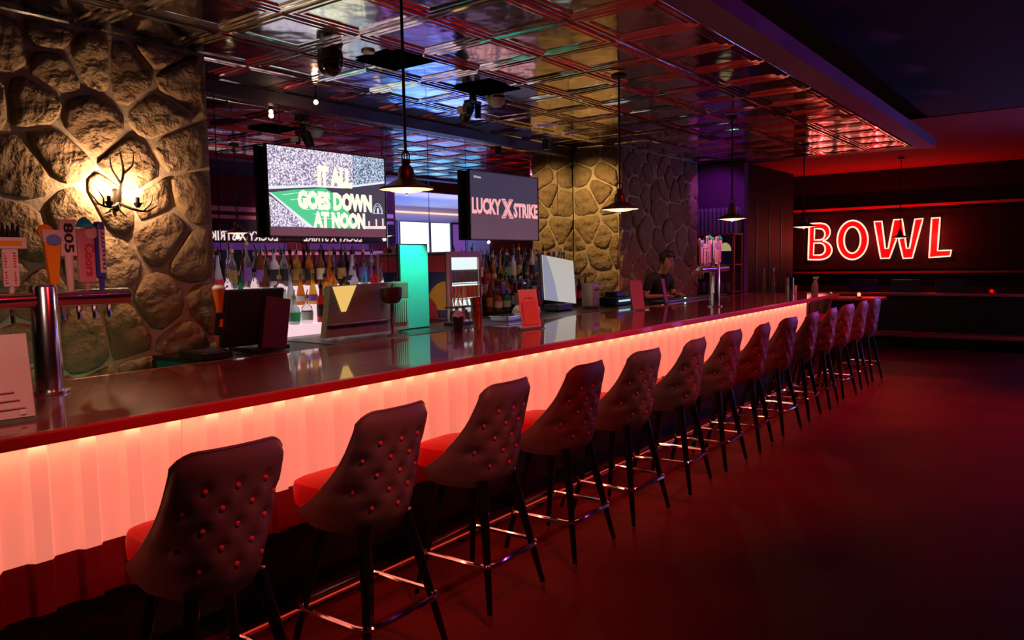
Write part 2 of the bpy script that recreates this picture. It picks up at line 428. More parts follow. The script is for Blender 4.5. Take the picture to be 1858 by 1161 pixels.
# ------------------------------------------------------------------ bar stools
def make_stool():
    t = thing('bar_stool', '', 'bar stool')
    # local frame: seat faces -X, rear of the back at +X ; floor z=0
    NU, NV = 44, 26
    btn = []
    for r_, (zr, n_) in enumerate(((.965, 3), (.902, 4), (.838, 3), (.772, 4), (.705, 3))):
        for k in range(n_): btn.append(((k-(n_-1)/2)*.100, zr))
    def shell(u, v, off):
        # u -1..1 across, v 0..1 from seat bottom to top ; off = offset inward
        hw = .204-.008*v-.03*(1-min(1, v/.2))**2
        wrap = .03+.40*(1-v)**2.0*min(1, .5+v/.14*.5)
        xr = .165+.055*v-.05*(1-min(1, v/.25))**2
        x = xr-wrap*abs(u)**3.4-.022*u*u
        yy = hw*u*(1-.04*abs(u)**3)
        z = .60+v*.485
        if v > .80:                                   # rounded top corners
            e = (v-.80)/.20; z -= .038*e*max(0, abs(u)-.62)**2/.1444
        return Vector((x, yy, z))
    b = MB(); grid = {}
    def nrm(u, v):
        e = 1e-3
        du = shell(min(1, u+e), v, 0)-shell(max(-1, u-e), v, 0); dv = shell(u, min(1, v+e), 0)-shell(u, max(0, v-e), 0)
        n = du.cross(dv).normalized()
        return n
    for side in (0, 1):
        for i in range(NU+1):
            for j in range(NV+1):
                u = -1+2*i/NU; v = j/NV
                p = shell(u, v, 0); n = nrm(u, v)
                th = .022*(1-max(0, abs(u)-.9)/.1*.75)*(1-max(0, v-.92)/.08*.75)
                if side == 0:
                    dent = 0
                    for by, bz in btn:
                        d2 = (p.y-by)**2+(p.z-bz)**2
                        dent += .017*math.exp(-d2/(.021**2))
                    # diamond pleats between buttons
                    fade = max(0, 1-(abs(p.y)/.19)**4)*max(0, min(1, (p.z-.66)/.05))*max(0, min(1, (1.03-p.z)/.05))
                    a1 = math.cos(PI*(p.y/.105+(p.z-.965)/.12)); a2 = math.cos(PI*(p.y/.105-(p.z-.965)/.12))
                    dent += fade*.006*(abs(a1)**10+abs(a2)**10)*.0
                    puff = fade*.010*abs(math.sin(PI*(p.y/.105+(p.z-.965)/.12)))**.5*0
                    q = p+n*(th-dent+puff)
                else: q = p-n*th
                grid[(side, i, j)] = b.bm.verts.new(q)
    for side in (0, 1):
        for i in range(NU):
            for j in range(NV):
                f = [grid[(side, i, j)], grid[(side, i+1, j)], grid[(side, i+1, j+1)], grid[(side, i, j+1)]]
                b.bm.faces.new(f if side == 0 else f[::-1])
    for i in range(NU):
        for j in (0, NV):
            f = [grid[(0, i, j)], grid[(0, i+1, j)], grid[(1, i+1, j)], grid[(1, i, j)]]
            b.bm.faces.new(f)
    for j in range(NV):
        for i in (0, NU): b.bm.faces.new([grid[(0, i, j)], grid[(0, i, j+1)], grid[(1, i, j+1)], grid[(1, i, j)]])
    back = ob('backrest', b.mesh('backrest', True), m_vinyl, t)
    bm_ = MB().ball((0, 0, 0), .0095, (.6, 1, 1), 8, 6).mesh('button', True); bm_.materials.append(m_button)
    for by, bz in btn:
        v = (bz-.60)/.485; u = by/(.204-.008*v)
        p = shell(u, v, 0)+nrm(u, v)*.012
        o = bpy.data.objects.new('button', bm_); COL.objects.link(o); o.parent = back; o.location = p
    # piping round the top edge
    pp = [shell(-1, .35+.65*k/8, 0) for k in range(9)]+[shell(-1+2*k/20, 1, 0)+Vector((0, 0, .003)) for k in range(1, 20)]+[shell(1, 1-.65*k/8, 0) for k in range(9)]
    ob('piping', MB().tube(pp, .006, 8), m_vinyl, back, True)
    # seat cushion : rounded D shape
    ring = [(-.27, -.17), (-.285, -.12), (-.285, .12), (-.27, .17), (-.22, .205), (0, .21), (.09, .19), (.125, .13), (.135, 0), (.125, -.13), (.09, -.19), (0, -.21), (-.22, -.205)]
    ring = resample([(x if x < 0 else x*.55, yy*.86) for x, yy in ring], 28)
    b = MB(); R = []
    for s, z in ((.90, .655), (.985, .668), (1.0, .70), (1.0, .735), (.97, .757), (.88, .768), (.5, .776)):
        R.append([b.bm.verts.new((x*s-.075*(1-s), yy*s, z)) for x, yy in ring])
    for A, B in zip(R, R[1:]):
        for k in range(28): b.bm.faces.new((A[k], A[(k+1) % 28], B[(k+1) % 28], B[k]))
    b.bm.faces.new(R[0][::-1]); b.bm.faces.new(R[-1])
    ob('seat', b.mesh('seat', True), m_seat, t)
    ob('swivel_plate', MB().lathe([(.0, .60), (.13, .60), (.14, .62), (.15, .66), (0, .66)], 20), m_leg, t, True)
    top = .115; bot = .225
    for sx in (-1, 1):
        for sy in (-1, 1):
            lg = ob('leg', MB().cone((sx*bot*.985, sy*bot*.985, .05), (sx*top, sy*top, .63), .0125, .026, 12), m_leg, t, True)
            ob('foot_tip', MB().cone((sx*bot, sy*bot, 0), (sx*bot*.985, sy*bot*.985, .052), .0105, .0128, 12), m_chrome, lg, True)
    k = (bot+(top-bot)*(.26/.63))+.034; rr = .06; pts = []
    for cxs, cys, a0 in ((1, 1, 0), (-1, 1, 90), (-1, -1, 180), (1, -1, 270)):
        for q in range(6):
            a = math.radians(a0+18*q); pts.append((cxs*(k-rr)+rr*math.cos(a), cys*(k-rr)+rr*math.sin(a), .26))
    ob('foot_ring', MB().tube(pts, .0125, 8, True), m_chrome, t, True)
    return t
st = make_stool()
sy_ = [1.40, 2.12, 2.85, 3.57, 4.27, 5.00, 5.69, 6.36, 7.09, 7.80, 8.50, 9.20, 9.90, 10.58]
srot = [-4, 1, 2, 2, -2, 5, 1, 6, -3, 2, 4, -4, 3, -2]
for k, (yy, a) in enumerate(zip(sy_, srot)):
    lab = 'button-tufted brown vinyl bar stool, %s in the row from the camera end of the bar' % ORD[k] if k < 13 else 'button-tufted bar stool at the far end of the row'
    xx = -2.36+(.02 if k == 0 else 0)
    if k == 0: st.location = (xx, yy, 0); st.rotation_euler = (0, 0, math.radians(a)); st['label'] = lab; st['group'] = 'tufted bar stools along the bar'
    else: dup(st, (xx, yy, 0), math.radians(a), lab, 'tufted bar stools along the bar')
# ------------------------------------------------------------------ far end of the room
struct('wall_end', MB().box((-5.1, 12.1, 1.56), (1.4, .16, 3.12)), m_purplew)
bp = struct('wall_black', MB().box((-4.48, 13.36, 1.56), (.14, 2.36, 3.12)), m_glasspanel)
for k in range(3):
    ob('steel_strip', MB().box((-4.406, 12.6+.62*k, 1.75), (.008, .010, 1.6), bev=.002), m_dsteel, bp)
kw = thing('drink_rail', 'low dark wall with a polished drink rail across the far end', 'low wall', (0, 15.1, 0))
ob('wall_panel', MB().box((-2.4, .1, .58), (6.2, .14, .64)), m_black, kw)
ob('rail_top', MB().box((-2.4, .02, .925), (6.2, .34, .045), bev=.012), mat('lacquer_rail', (.75, .14, .12), .18, coat=.6), kw)
ob('step_ledge', MB().box((-2.4, -.08, .215), (6.2, .42, .05), bev=.008), mat('red_step', (.75, .10, .07), .5), kw)
ob('step_riser', MB().box((-2.4, .02, .095), (6.2, .24, .18)), m_black, kw)
# wall ledges behind the sign
wf = bpy.data.objects['wall_far']
ob('ledge_upper', MB().box((-3.0, 19.28, 2.70), (8.0, .16, .05)), mat('maroon_ledge', (.8, .12, .12), .4), wf)
ob('ledge_lower', MB().box((-3.0, 19.28, 1.22), (6.0, .12, .04)), m_panel_low, wf)
ob('wall_panel', MB().box((-2.6, 19.31, 1.95), (6.6, .04, 1.30), bev=.01), mat('black_matte_panel', (.008, .005, .006), .8), wf)
# neon sign
sign = thing('neon_sign', 'red neon sign reading BOWL on the dark far wall', 'neon sign', (-5.47, 19.27, 1.53))
def smooth(P, it=2):
    for _ in range(it):
        q = []
        for a, b in zip(P, P[1:]+P[:1]): q += [(.75*a[0]+.25*b[0], .75*a[1]+.25*b[1]), (.25*a[0]+.75*b[0], .25*a[1]+.75*b[1])]
        P = q
    return P
def sgn(P, keep=()):
    out = []
    for u, v in P:
        t = (u-140)/1655; vt = 163-45*t; vb = 572-25*t
        out.append(((u-140)*.001843, (vb-v)/(vb-vt)*.86))
    return out
def ell(cx_, cy_, rx, ry, n=32): return [(cx_+rx*math.cos(2*PI*k/n), cy_+ry*math.sin(2*PI*k/n)) for k in range(n)]
def arcp(c, rx, ry, a0, a1, n=10): return [(c[0]+rx*math.cos(math.radians(a0+(a1-a0)*k/n)), c[1]+ry*math.sin(math.radians(a0+(a1-a0)*k/n))) for k in range(n+1)]
LET = {
 'letter_b': [[(150, 160)]+[(290, 158)]+arcp((305, 258), 105, 98, -85, 80)+arcp((300, 462), 135, 105, -80, 85)+[(290, 570), (140, 570)],
              [(217, 218)]+arcp((285, 283), 62, 63, -88, 88)+[(214, 347)], [(211, 382)]+arcp((285, 450), 68, 68, -88, 88)+[(206, 519)]],
 'letter_o': [ell(680, 350, 182, 218), ell(678, 350, 98, 148)],
 'letter_w': [[(930, 148), (1018, 145), (1062, 446), (1096, 444), (1152, 130), (1246, 126), (1300, 446), (1332, 444), (1384, 128), (1472, 122), (1366, 550), (1264, 556), (1200, 305), (1112, 553), (1012, 556)]],
 'letter_l': [[(1564, 118), (1652, 115), (1634, 472), (1778, 467), (1766, 530), (1546, 546)]]}
for nm, loops in LET.items():
    L = [sgn(l) for l in loops]
    c = bpy.data.curves.new('c', 'CURVE'); c.dimensions = '2D'; c.fill_mode = 'BOTH'; c.extrude = .02
    for l in L:
        sp = c.splines.new('POLY'); sp.points.add(len(l)-1); sp.use_cyclic_u = True
        for p, q in zip(sp.points, l): p.co = (q[0], q[1], 0, 1)
    o = bpy.data.objects.new('c', c); COL.objects.link(o); dg = bpy.context.evaluated_depsgraph_get()
    me = bpy.data.meshes.new_from_object(o.evaluated_get(dg)); bpy.data.objects.remove(o); bpy.data.curves.remove(c)
    me.transform(frame_ny((0, 0, 0))); me.materials.clear(); me.name = nm
    lo = ob(nm, me, m_neonface, sign)
    for l in L:
        pts = []
        for a, b in zip(l, l[1:]+l[:1]):
            n = max(1, int(math.hypot(b[0]-a[0], b[1]-a[1])/.12))
            pts += [(a[0]+(b[0]-a[0])*k/n, -.04, a[1]+(b[1]-a[1])*k/n) for k in range(n)]
        ob('neon_tube', MB().tube(pts, .018, 6, True), m_neon, lo, True)
for k in range(3): light('neon_glow', 'POINT', (-5.1+1.15*k, 18.9, 2.0), 30, (1, .01, .012), size=.02)
# dark lounge chairs behind the drink rail
m_dk = mat('plum_upholstery', (.07, .03, .09), .5)
for k in range(3):
    t = thing('lounge_chair', 'dark plum lounge chair behind the drink rail, %s from the bar' % ORD[k], 'chair', (-3.55+.75*k, 16.4, 0), 0, 'plum chairs beyond the drink rail')
    ob('seat', MB().box((0, .05, .46), (.52, .5, .12), bev=.03), m_dk, t)
    ob('backrest', MB().box((0, -.22, .84), (.52, .08, .62), bev=.03), m_dk, t)
    for sx in (-1, 1):
        for q in (-.18, .26): ob('leg', MB().cone((sx*.22, q, 0), (sx*.2, q, .4), .012, .018, 8), m_leg, t)
for k, (xq, lab) in enumerate(((-1.32, 'small red glowing candle cup on the drink rail'),)):
    t = thing('candle_cup', lab, 'candle', (xq, 15.1, .948))
    ob('cup', MB().lathe([(.0, 0), (.045, 0), (.055, .07), (.05, .07), (.04, .01), (0, .01)], 14, caps=False), mat('red_glass', (.6, .02, .02), .1, trans=.6), t, True)
    ob('flame', MB().lathe([(0, .012), (.02, .02), (.022, .05), (0, .07)], 8), emi('candle_flame', (1, .12, .08), 6), t, True)
# low red table beyond the bar end
t = thing('side_table', 'low table with a red top beyond the end of the bar', 'table', (-3.05, 12.9, 0))
ob('tabletop', MB().box((0, 0, .955), (1.0, .6, .04), bev=.01), m_edge, t)
ob('leg', MB().cone((0, 0, .02), (0, 0, .94), .04, .035, 14), m_leg, t); ob('foot', MB().lathe([(0, 0), (.25, 0), (.24, .02), (.04, .03), (0, .03)], 20), m_leg, t)
for k, xq in enumerate((-3.28, -2.86)):
    q = thing('votive_light', 'glowing red votive light on the low red table, %s' % ('nearer the stone pier' if k == 0 else 'farther from the stone pier'), 'candle', (xq, 12.75, .975), 0, 'votives on the low table')
    ob('holder', MB().lathe([(0, 0), (.03, 0), (.034, .02), (0, .02)], 12), m_leg, q); ob('flame', MB().lathe([(0, .02), (.024, .025), (.026, .07), (0, .085)], 10), emi('votive_glow', (1, .22, .12), 2.5), q, True)
dup(st, (-3.30, 11.98, 0), math.radians(88), 'tufted bar stool pushed up to the short far end of the bar', 'tufted bar stools along the bar')

# ------------------------------------------------------------------ lane hall, seen in the mirror
struct('ceiling_hall', MB().box((4.0, 18.2, 3.58), (6.9, 12.4, .08)), mat('white_hall_ceiling', (.75, .72, .75), .8))
wh = struct('wall_hall', MB().box((7.2, 19.5, 1.8), (.2, 11, 3.6)), mat('pale_hall_wall', (.6, .5, .58), .7))
ob('cove_strip', MB().box((7.05, 19.5, 3.33), (.06, 10.6, .05)), emi('peach_led', (1, .62, .42), 1.6), wh)
wr = struct('wall_right', MB().box((3.1, 9.8, 1.8), (.16, 9.0, 3.6)), m_redw)
for z0_, z1_ in ((2.78, 2.88), (2.62, 2.70), (1.86, 1.95)):
    ob('pale_band', MB().box((3.005, 10.9, (z0_+z1_)/2), (.03, 6.6, z1_-z0_)), m_pinkw, wr)
ob('dark_fascia', MB().box((3.0, 10.9, 2.40), (.04, 6.6, .44)), m_black, wr)
for k, yq in enumerate((9.75, 12.2)):
    b_ = thing('lettered_sign', 'long white lettered sign on the red side wall, %s one in the mirror' % ('nearer' if k == 0 else 'farther'), 'sign', (2.97, yq, 2.27), 0, 'lettered signs on the red wall')
    text('lettering', 'LUCKY X STRIKE', .20, frame_nx((0, 0, 0)), emi('sign_white', (1, .75, .72), 1.1) if k == 0 else bpy.data.materials['sign_white'], b_, 1.75, .02)
    ob('backing', MB().box((.012, 0, 0), (.02, 1.85, .24)), m_black, b_)
    s_ = thing('wall_screen', 'wide violet screen under the lettered sign, %s one in the mirror' % ('nearer' if k == 0 else 'farther'), 'screen', (2.97, yq+.15, 2.05), 0, 'screens on the red wall')
    ob('casing', MB().box((0, 0, 0), (.04, 1.9, .19)), m_black, s_); ob('picture', MB().box((-.022, 0, 0), (.004, 1.86, .15)), emi('violet_screen', (.07, .015, .13), 1), s_)
m_vid = emi('bright_screen', (1, .98, 1), 1.7)
m_cy = emi('cyan_ceiling_glow', (.12, .55, 1), 1.5)  # added glowing panel that puts cyan reflections in the tin ceiling
for k, (ya, yb, za, zb, m_, lab) in enumerate(((18.5, 19.9, 1.7, 3.02, m_vid, 'large glowing white screen in the lane hall, nearer the bar in the mirror'), (20.0, 21.0, 1.7, 3.02, m_vid, 'glowing white screen in the lane hall beside the violet poster'), (17.6, 22.8, .75, 1.62, m_cy, 'long cyan panel below the white screens, added for ceiling reflections'))):
    s_ = thing('lane_glow_panel', lab, 'screen', (7.08, (ya+yb)/2, (za+zb)/2))
    ob('casing', MB().box((0, 0, 0), (.05, yb-ya, zb-za), bev=.01), m_blackp, s_); ob('picture', MB().box((-.028, 0, 0), (.006, yb-ya-.04, zb-za-.04)), m_, s_)
for k, (ya, yb, lab) in enumerate(((21.1, 21.9, 'violet poster in a black frame beside the white screens'), (17.7, 18.4, 'plum poster in a maroon frame left of the white screens in the mirror'))):
    s_ = thing('framed_poster', lab, 'poster', (7.08, (ya+yb)/2, 2.4))
    ob('frame', MB().box((0, 0, 0), (.05, yb-ya, 1.3), bev=.01), m_black if k == 0 else m_redp, s_); ob('print', MB().box((-.028, 0, 0), (.006, yb-ya-.14, 1.16)), emi('violet_print', (.22, .07, .38), .8), s_)

struct('wall_light_blocker', MB().box((.66, 17.3, 1.78), (.08, 4.1, 3.54)), m_black)  # unseen wall added to keep lane light off the sign end
struct('trim_light_blocker', MB().box((.66, 13.75, 3.38), (.08, 2.98, .34)), m_black)  # unseen header added to stop hall light leaking over the ceiling
ln = thing('bowling_lanes', 'pale maple bowling lanes of the hall across the room', 'lanes', (3.9, 17.5, 0))
for k in range(5): ob('lane', MB().box((-2.45+1.15*k, .9, .02), (1.06, 7.6, .04), bev=.004), mat('maple_lane', (.72, .62, .5), .5) if k == 0 else bpy.data.materials['maple_lane'], ln)
ob('pale_floor_reflector', MB().box((-2.35, -5.15, .02), (2.9, 3.0, .04), bev=.004), bpy.data.materials['maple_lane'], ln)  # pale floor added out of view so blue reflects in the ceiling
for k in range(4): ob('gutter', MB().box((-1.875+1.15*k, .9, .01), (.08, 7.6, .02)), m_black, ln)
# ------------------------------------------------------------------ televisions
def tv(name, label, yc, W=1.38, H=.79):
    t = thing(name, label, 'television', (-5.62, yc, 2.284))
    ob('casing', MB().box((-.018, 0, 0), (.036, W-.01, H-.01), bev=.008), m_blackp, t)
    b = MB(); f = .012
    for c_, d_ in (((0, 0, H/2-f/2), (.03, W, f)), ((0, 0, -H/2+f/2), (.03, W, f)), ((0, W/2-f/2, 0), (.03, f, H)), ((0, -W/2+f/2, 0), (.03, f, H))): b.box(c_, d_)
    ob('bezel', b, m_blackp, t)
    ob('wall_bracket', MB().box((-.052, 0, 0), (.036, .4, .4), bev=.006), m_black, t)
    return t
tv1 = tv('television', 'television showing a football stadium with cream lettering', 4.755)
W_, H_ = 1.355, .765
def P2(s, t): return (-W_/2+s*W_, H_/2-t*H_)
scr = ob('screen', MB().box((.004, 0, 0), (.006, W_, H_)), emi('tv_slate', (.075, .055, .09), .9), tv1)
def patch(name, pts, m, z, par):
    b = MB(); F = frame_px((0, 0, 0)); b.bm.faces.new([b.bm.verts.new(F @ Vector((*P2(*p), .008+z))) for p in pts]); return ob(name, b, m, par)
def crowd(name, c1, c2, sc_=95):
    m = bpy.data.materials.new(name); m.use_nodes = True; nt = m.node_tree; b = nt.nodes['Principled BSDF']; b.inputs['Base Color'].default_value = (.02, .02, .02, 1)
    tc = nt.nodes.new('ShaderNodeTexCoord'); v = nt.nodes.new('ShaderNodeTexVoronoi'); v.inputs['Scale'].default_value = sc_
    nt.links.new(tc.outputs['Object'], v.inputs['Vector']); r = nt.nodes.new('ShaderNodeValToRGB'); r.color_ramp.elements[0].position = .3; r.color_ramp.elements[1].position = .75
    r.color_ramp.elements[0].color = (*c1, 1); r.color_ramp.elements[1].color = (*c2, 1)
    sx = nt.nodes.new('ShaderNodeSeparateColor'); nt.links.new(v.outputs['Color'], sx.inputs[0]); nt.links.new(sx.outputs[0], r.inputs[0])
    nt.links.new(r.outputs[0], b.inputs['Emission Color']); b.inputs['Emission Strength'].default_value = 1.0
    return m
patch('crowd', [(0, 0), (.70, 0), (.70, .37), (.35, .41), (0, .46)], crowd('crowd_pale', (.22, .17, .34), (1, .92, 1)), .0005, scr)
patch('crowd', [(.70, 0), (1, 0), (1, .29), (.70, .37)], crowd('crowd_blue', (.03, .06, .16), (.75, .85, 1), 120), .0005, scr)
patch('sideline', [(0, .455), (.36, .405), (.62, .39), (1, .285), (1, .31), (.62, .415), (.36, .43), (0, .49)], emi('tv_white', (.85, .9, 1), 1), .0007, scr)
patch('pitch', [(0, .53), (.2, .475), (.45, .43), (.60, .55), (.72, .90), (.34, .90)], mat('tv_green', (.02, .02, .02), .4, emit=(.09, .62, .28), es=1), .0006, scr)
patch('crowd', [(0, .55), (.31, .90), (.01, .90)], bpy.data.materials['crowd_pale'], .0008, scr)
patch('touchline', [(0, .525), (.02, .525), (.345, .90), (.30, .90)], bpy.data.materials['tv_white'], .0009, scr)
for k in range(6):
    patch('yard_line', [(.10+.06*k, .54+.05*k), (.36+.05*k, .47+.062*k), (.363+.05*k, .475+.062*k), (.105+.06*k, .546+.05*k)], bpy.data.materials['tv_white'], .0009, scr)
m_cream = emi('tv_cream', (1, 1, .72), 1.15)
for body, s0, s1, t0, t1 in (('IT ALL', .39, .69, .17, .41), ('GOES DOWN', .22, .87, .47, .695), ('AT NOON', .34, .80, .705, .905)):
    c_ = P2((s0+s1)/2, (t0+t1)/2)
    text('lettering', body, (t1-t0)*H_, frame_px((0, c_[0], c_[1])), m_cream, scr, (s1-s0)*W_, .075, .0105)
cA = P2(.925, .70)
for r_ in (.062, .048):
    ob('arch_emblem', MB().tube([(.011, cA[0]+r_*math.cos(a*PI/14), cA[1]+1.55*r_*math.sin(a*PI/14)) for a in range(15)], .0025, 5), bpy.data.materials['tv_white'], scr)
ob('arch_emblem', MB().tube([(.011, cA[0]-.068, cA[1]), (.011, cA[0]+.068, cA[1])], .0025, 5).tube([(.011, cA[0], cA[1]), (.011, cA[0], cA[1]+.05)], .009, 6), bpy.data.materials['tv_white'], scr)
for s0, t0, ww in ((.83, .80, .015), (.90, .77, .015), (.965, .76, .015)):
    patch('skyline', [(s0, t0), (s0+ww, t0), (s0+ww, .89), (s0, .89)], emi('tv_pinkwhite', (1, .75, .75), 1), .0008, scr)
patch('skyline', [(.80, .865), (1, .855), (1, .895), (.80, .90)], bpy.data.materials['tv_pinkwhite'], .0008, scr)
patch('bezel_reflection', [(0, .905), (1, .905), (1, 1), (0, 1)], emi('tv_bezel_reflection', (.16, .045, .07), .9), .0009, scr)  # reflections on the lower bezel, put in as a glowing band
tv2 = tv('television', 'television showing large pink lettering on a dark slate screen', 7.41, 1.35)
scr = ob('screen', MB().box((.004, 0, 0), (.006, W_-.02, H_)), emi('tv_night', (.048, .038, .075), .9), tv2)
patch('lower_glow', [(.01, .62), (.99, .62), (.99, 1), (.01, 1)], emi('tv_mauve', (.12, .055, .085), .9), .0004, scr)
m_pinkt = emi('tv_pink', (1, .42, .42), 1.0)
for body, s0, s1, t0, t1 in (('LUCKY', .03, .43, .385, .63), ('STRIKE', .61, .985, .425, .66)):
    c_ = P2((s0+s1)/2, (t0+t1)/2)
    text('lettering', body, (t1-t0)*H_, frame_px((0, c_[0], c_[1])), m_pinkt, scr, (s1-s0)*W_, .05, .0105)
c_ = P2(.52, .525)
text('lettering', 'X', .30*H_, frame_px((0, c_[0], c_[1])), m_pinkt, scr, .18*W_, .09, .0105)
text('lettering', 'X', .26*H_, frame_px((0, c_[0], c_[1])), bpy.data.materials['tv_night'], scr, .145*W_, .055, .0112)
text('lettering', 'X', .24*H_, frame_px((0, c_[0], c_[1])), m_pinkt, scr, .13*W_, .03, .0118)
c_ = P2(.11, .085)
text('lettering', 'II Pause', .026, frame_px((0, c_[0], c_[1])), bpy.data.materials['tv_white'], scr, .12, .01, .0105)

# ------------------------------------------------------------------ pendant lamps
def make_pendant():
    t = thing('pendant_lamp', '', 'pendant lamp')     # origin at the rim centre
    ob('canopy', MB().lathe([(0, 1.045), (.06, 1.045), (.062, 1.065), (.05, 1.075), (0, 1.075)], 18), m_black, t, True)
    ob('cord', MB().cone((0, 0, .2), (0, 0, 1.06), .0085, .0085, 8), m_iron, t, True)
    b = MB()
    for k in range(4):
        a = k*PI/2+.4; b.tube([(.02*math.cos(a), .02*math.sin(a), .16), (.022*math.cos(a), .022*math.sin(a), .19), (.008*math.cos(a), .008*math.sin(a), .212)], .004, 6)
    ob('socket_cage', b.lathe([(0, .140), (.024, .140), (.026, .15), (.024, .165), (0, .165)], 16), m_iron, t, True)
    b = MB().lathe([(.15, -.002), (.152, .004), (.15, .009), (.10, .030), (.055, .055), (.047, .06), (.046, .075), (.044, .10), (.036, .122), (.02, .138), (0, .141)], 32, caps=False)
    ob('shade', b, m_bronze, t, True)
    ob('shade_lining', MB().lathe([(.148, 0), (.098, .027), (.05, .053), (.04, .06), (0, .062)], 32, caps=False), m_shadein, t, True)
    ob('diffuser', MB().lathe([(0, -.020), (.05, -.017), (.09, -.010), (.118, .002), (.118, .006), (0, .006)], 28), m_pbulb, t, True)
    ob('finial', MB().lathe([(0, -.034), (.005, -.03), (.006, -.019), (0, -.018)], 8), m_iron, t, True)
    return t
pend = make_pendant()
pn = ['bronze pendant lamp over the bar in front of the football television', 'bronze pendant lamp hanging before the yellow-lit stone pier', 'bronze pendant lamp hanging by the glass shelves, above the far beer tower', 'bronze pendant lamp whose rim overlaps the neon letter B', 'bronze pendant lamp hanging before the neon letter W']
for k, (px_, py_, pz_) in enumerate(((-3.07, 3.14, 2.055), (-3.07, 5.58, 2.045), (-3.07, 8.02, 2.045), (-3.05, 10.5, 2.02), (-3.07, 17.0, 1.955))):
    if k == 0: q = pend; q.location = (px_, py_, pz_); q['label'] = pn[0]; q['group'] = 'bronze pendants over the bar'
    else: q = dup(pend, (px_, py_, pz_), None, pn[k], 'bronze pendants over the bar')
    if k == 4:
        for c_ in q.children:
            if c_.name.startswith('cord'): c_.scale = (1, 1, 1.55); c_.location = (0, 0, -.11)
            if c_.name.startswith('canopy'): c_.location = (0, 0, .50)
    light('pendant_light', 'POINT', (px_, py_, pz_-.05), 4.0, (1, .6, .3), size=.02)

# ------------------------------------------------------------------ antler sconce
sc_ = thing('antler_sconce', 'wrought antler wall sconce with two glowing candle bulbs on stone', 'wall lamp', (-4.95, 2.47, 2.06))
def cur(P, n=6):
    P = [Vector(p) for p in P]; out = []
    for i in range(len(P)-1):
        p0 = P[max(0, i-1)]; p1 = P[i]; p2 = P[i+1]; p3 = P[min(len(P)-1, i+2)]
        for k in range(n):
            t = k/n; out.append(.5*((2*p1)+(p2-p0)*t+(2*p0-5*p1+4*p2-p3)*t*t+(3*p1-p0-3*p2+p3)*t**3))
    return out+[P[-1]]
ob('back_plate', MB().ball((-.03, 0, .02), .05, (.5, .8, 1.5)), m_iron, sc_, True)
def antler(pts, r0, r1): p = cur(pts); return MB().tube(p, [r0+(r1-r0)*k/(len(p)-1) for k in range(len(p))], 7)
for pts, r0, r1 in (([(0, 0, .0), (.03, .01, .10), (.03, .03, .2), (.02, .02, .32)], .014, .004), ([(0, 0, .0), (.05, -.06, -.03), (.06, -.14, -.02), (.05, -.19, .05)], .012, .003),
                    ([(0, 0, .0), (.05, .07, -.04), (.06, .15, -.05), (.05, .23, -.01)], .012, .003), ([(.03, .01, .12), (.05, -.05, .2), (.05, -.06, .28)], .009, .002),
                    ([(.03, .03, .18), (.05, .08, .24), (.05, .09, .32)], .008, .002), ([(.06, -.12, -.02), (.08, -.13, .02), (.08, -.17, .08)], .007, .002),
                    ([(.06, .13, -.05), (.08, .17, .0), (.07, .19, .06)], .007, .002), ([(0, 0, 0), (.04, -.01, -.05), (.06, .02, -.09)], .010, .003), ([(.05, -.06, -.03), (.07, -.09, -.06), (.07, -.13, -.08)], .007, .002)):
    ob('antler', antler(pts, r0, r1), m_iron, sc_, True)
for yy in (-.09, .09):
    h = ob('candle_holder', MB().lathe([(0, -.03), (.012, -.03), (.024, -.01), (.024, 0), (.012, 0), (.012, .035), (0, .035)], 14, (.07, yy, 0)), m_iron, sc_, True)
    ob('bulb', MB().lathe([(0, .035), (.012, .037), (.02, .06), (.014, .085), (.003, .11), (0, .112)], 12, (.07, yy, 0)), m_bulb, h, True)
    light('sconce_light', 'POINT', (-4.918, 2.47+yy, 2.155), 11, (1, .62, .33), size=.006)
# ------------------------------------------------------------------ beer towers
m_pink = mat('pale_pink_handle', (.75, .50, .46), .4)
m_orange = mat('orange_handle', (.85, .25, .01), .35); m_blue = mat('cobalt_handle', (.05, .06, .35), .3)
m_sky = mat('turquoise_peak', (.02, .38, .62), .35); m_redink = mat('red_ink', (.55, .02, .03), .5); m_blackink = mat('black_ink', (.02, .02, .02), .5)
m_cool = mat('dusky_pink_handle', (.60, .22, .26), .4); m_oval = mat('blue_emblem', (.16, .2, .5), .4)
def tower(label, loc, y0_, y1_):
    t = thing('beer_tower', label, 'beer tower', loc)
    ob('column', MB().lathe([(0, 0), (.056, 0), (.056, .468), (.05, .478), (0, .478)], 32), m_tower, t, True)
    ob('base_flange', MB().lathe([(0, 0), (.085, 0), (.085, .010), (.06, .016), (0, .016)], 32), m_tower, t, True)
    ob('arm', MB().cone((0, y0_, .415), (0, y1_, .415), .038, .038, 24), m_tower, t, True)
    for y in (y0_, y1_): ob('end_cap', MB().ball((0, y, .415), .0385, (1, .35, 1), 18, 10), m_tower, t, True)
    y = y0_+.05
    while y < y1_-.02:
        if abs(y) > .07: ob('faucet', MB().tube(cur([(-.03, y, .40), (-.08, y, .395), (-.10, y, .36), (-.10, y, .31)], 4), [.013]*9+[.010]*4, 8), m_tower, t, True)
        y += .07
    return t
Rvert = Matrix(((0, 0, 1, 0), (0, 1, 0, 0), (-1, 0, 0, 0), (0, 0, 0, 1)))      # reads downwards, faces +X
def vtext(par, body, h, w_, pos, m, bold=.02):
    return text('lettering', body, h, Matrix.Translation(pos) @ Rvert, m, par, w_, bold, .001)
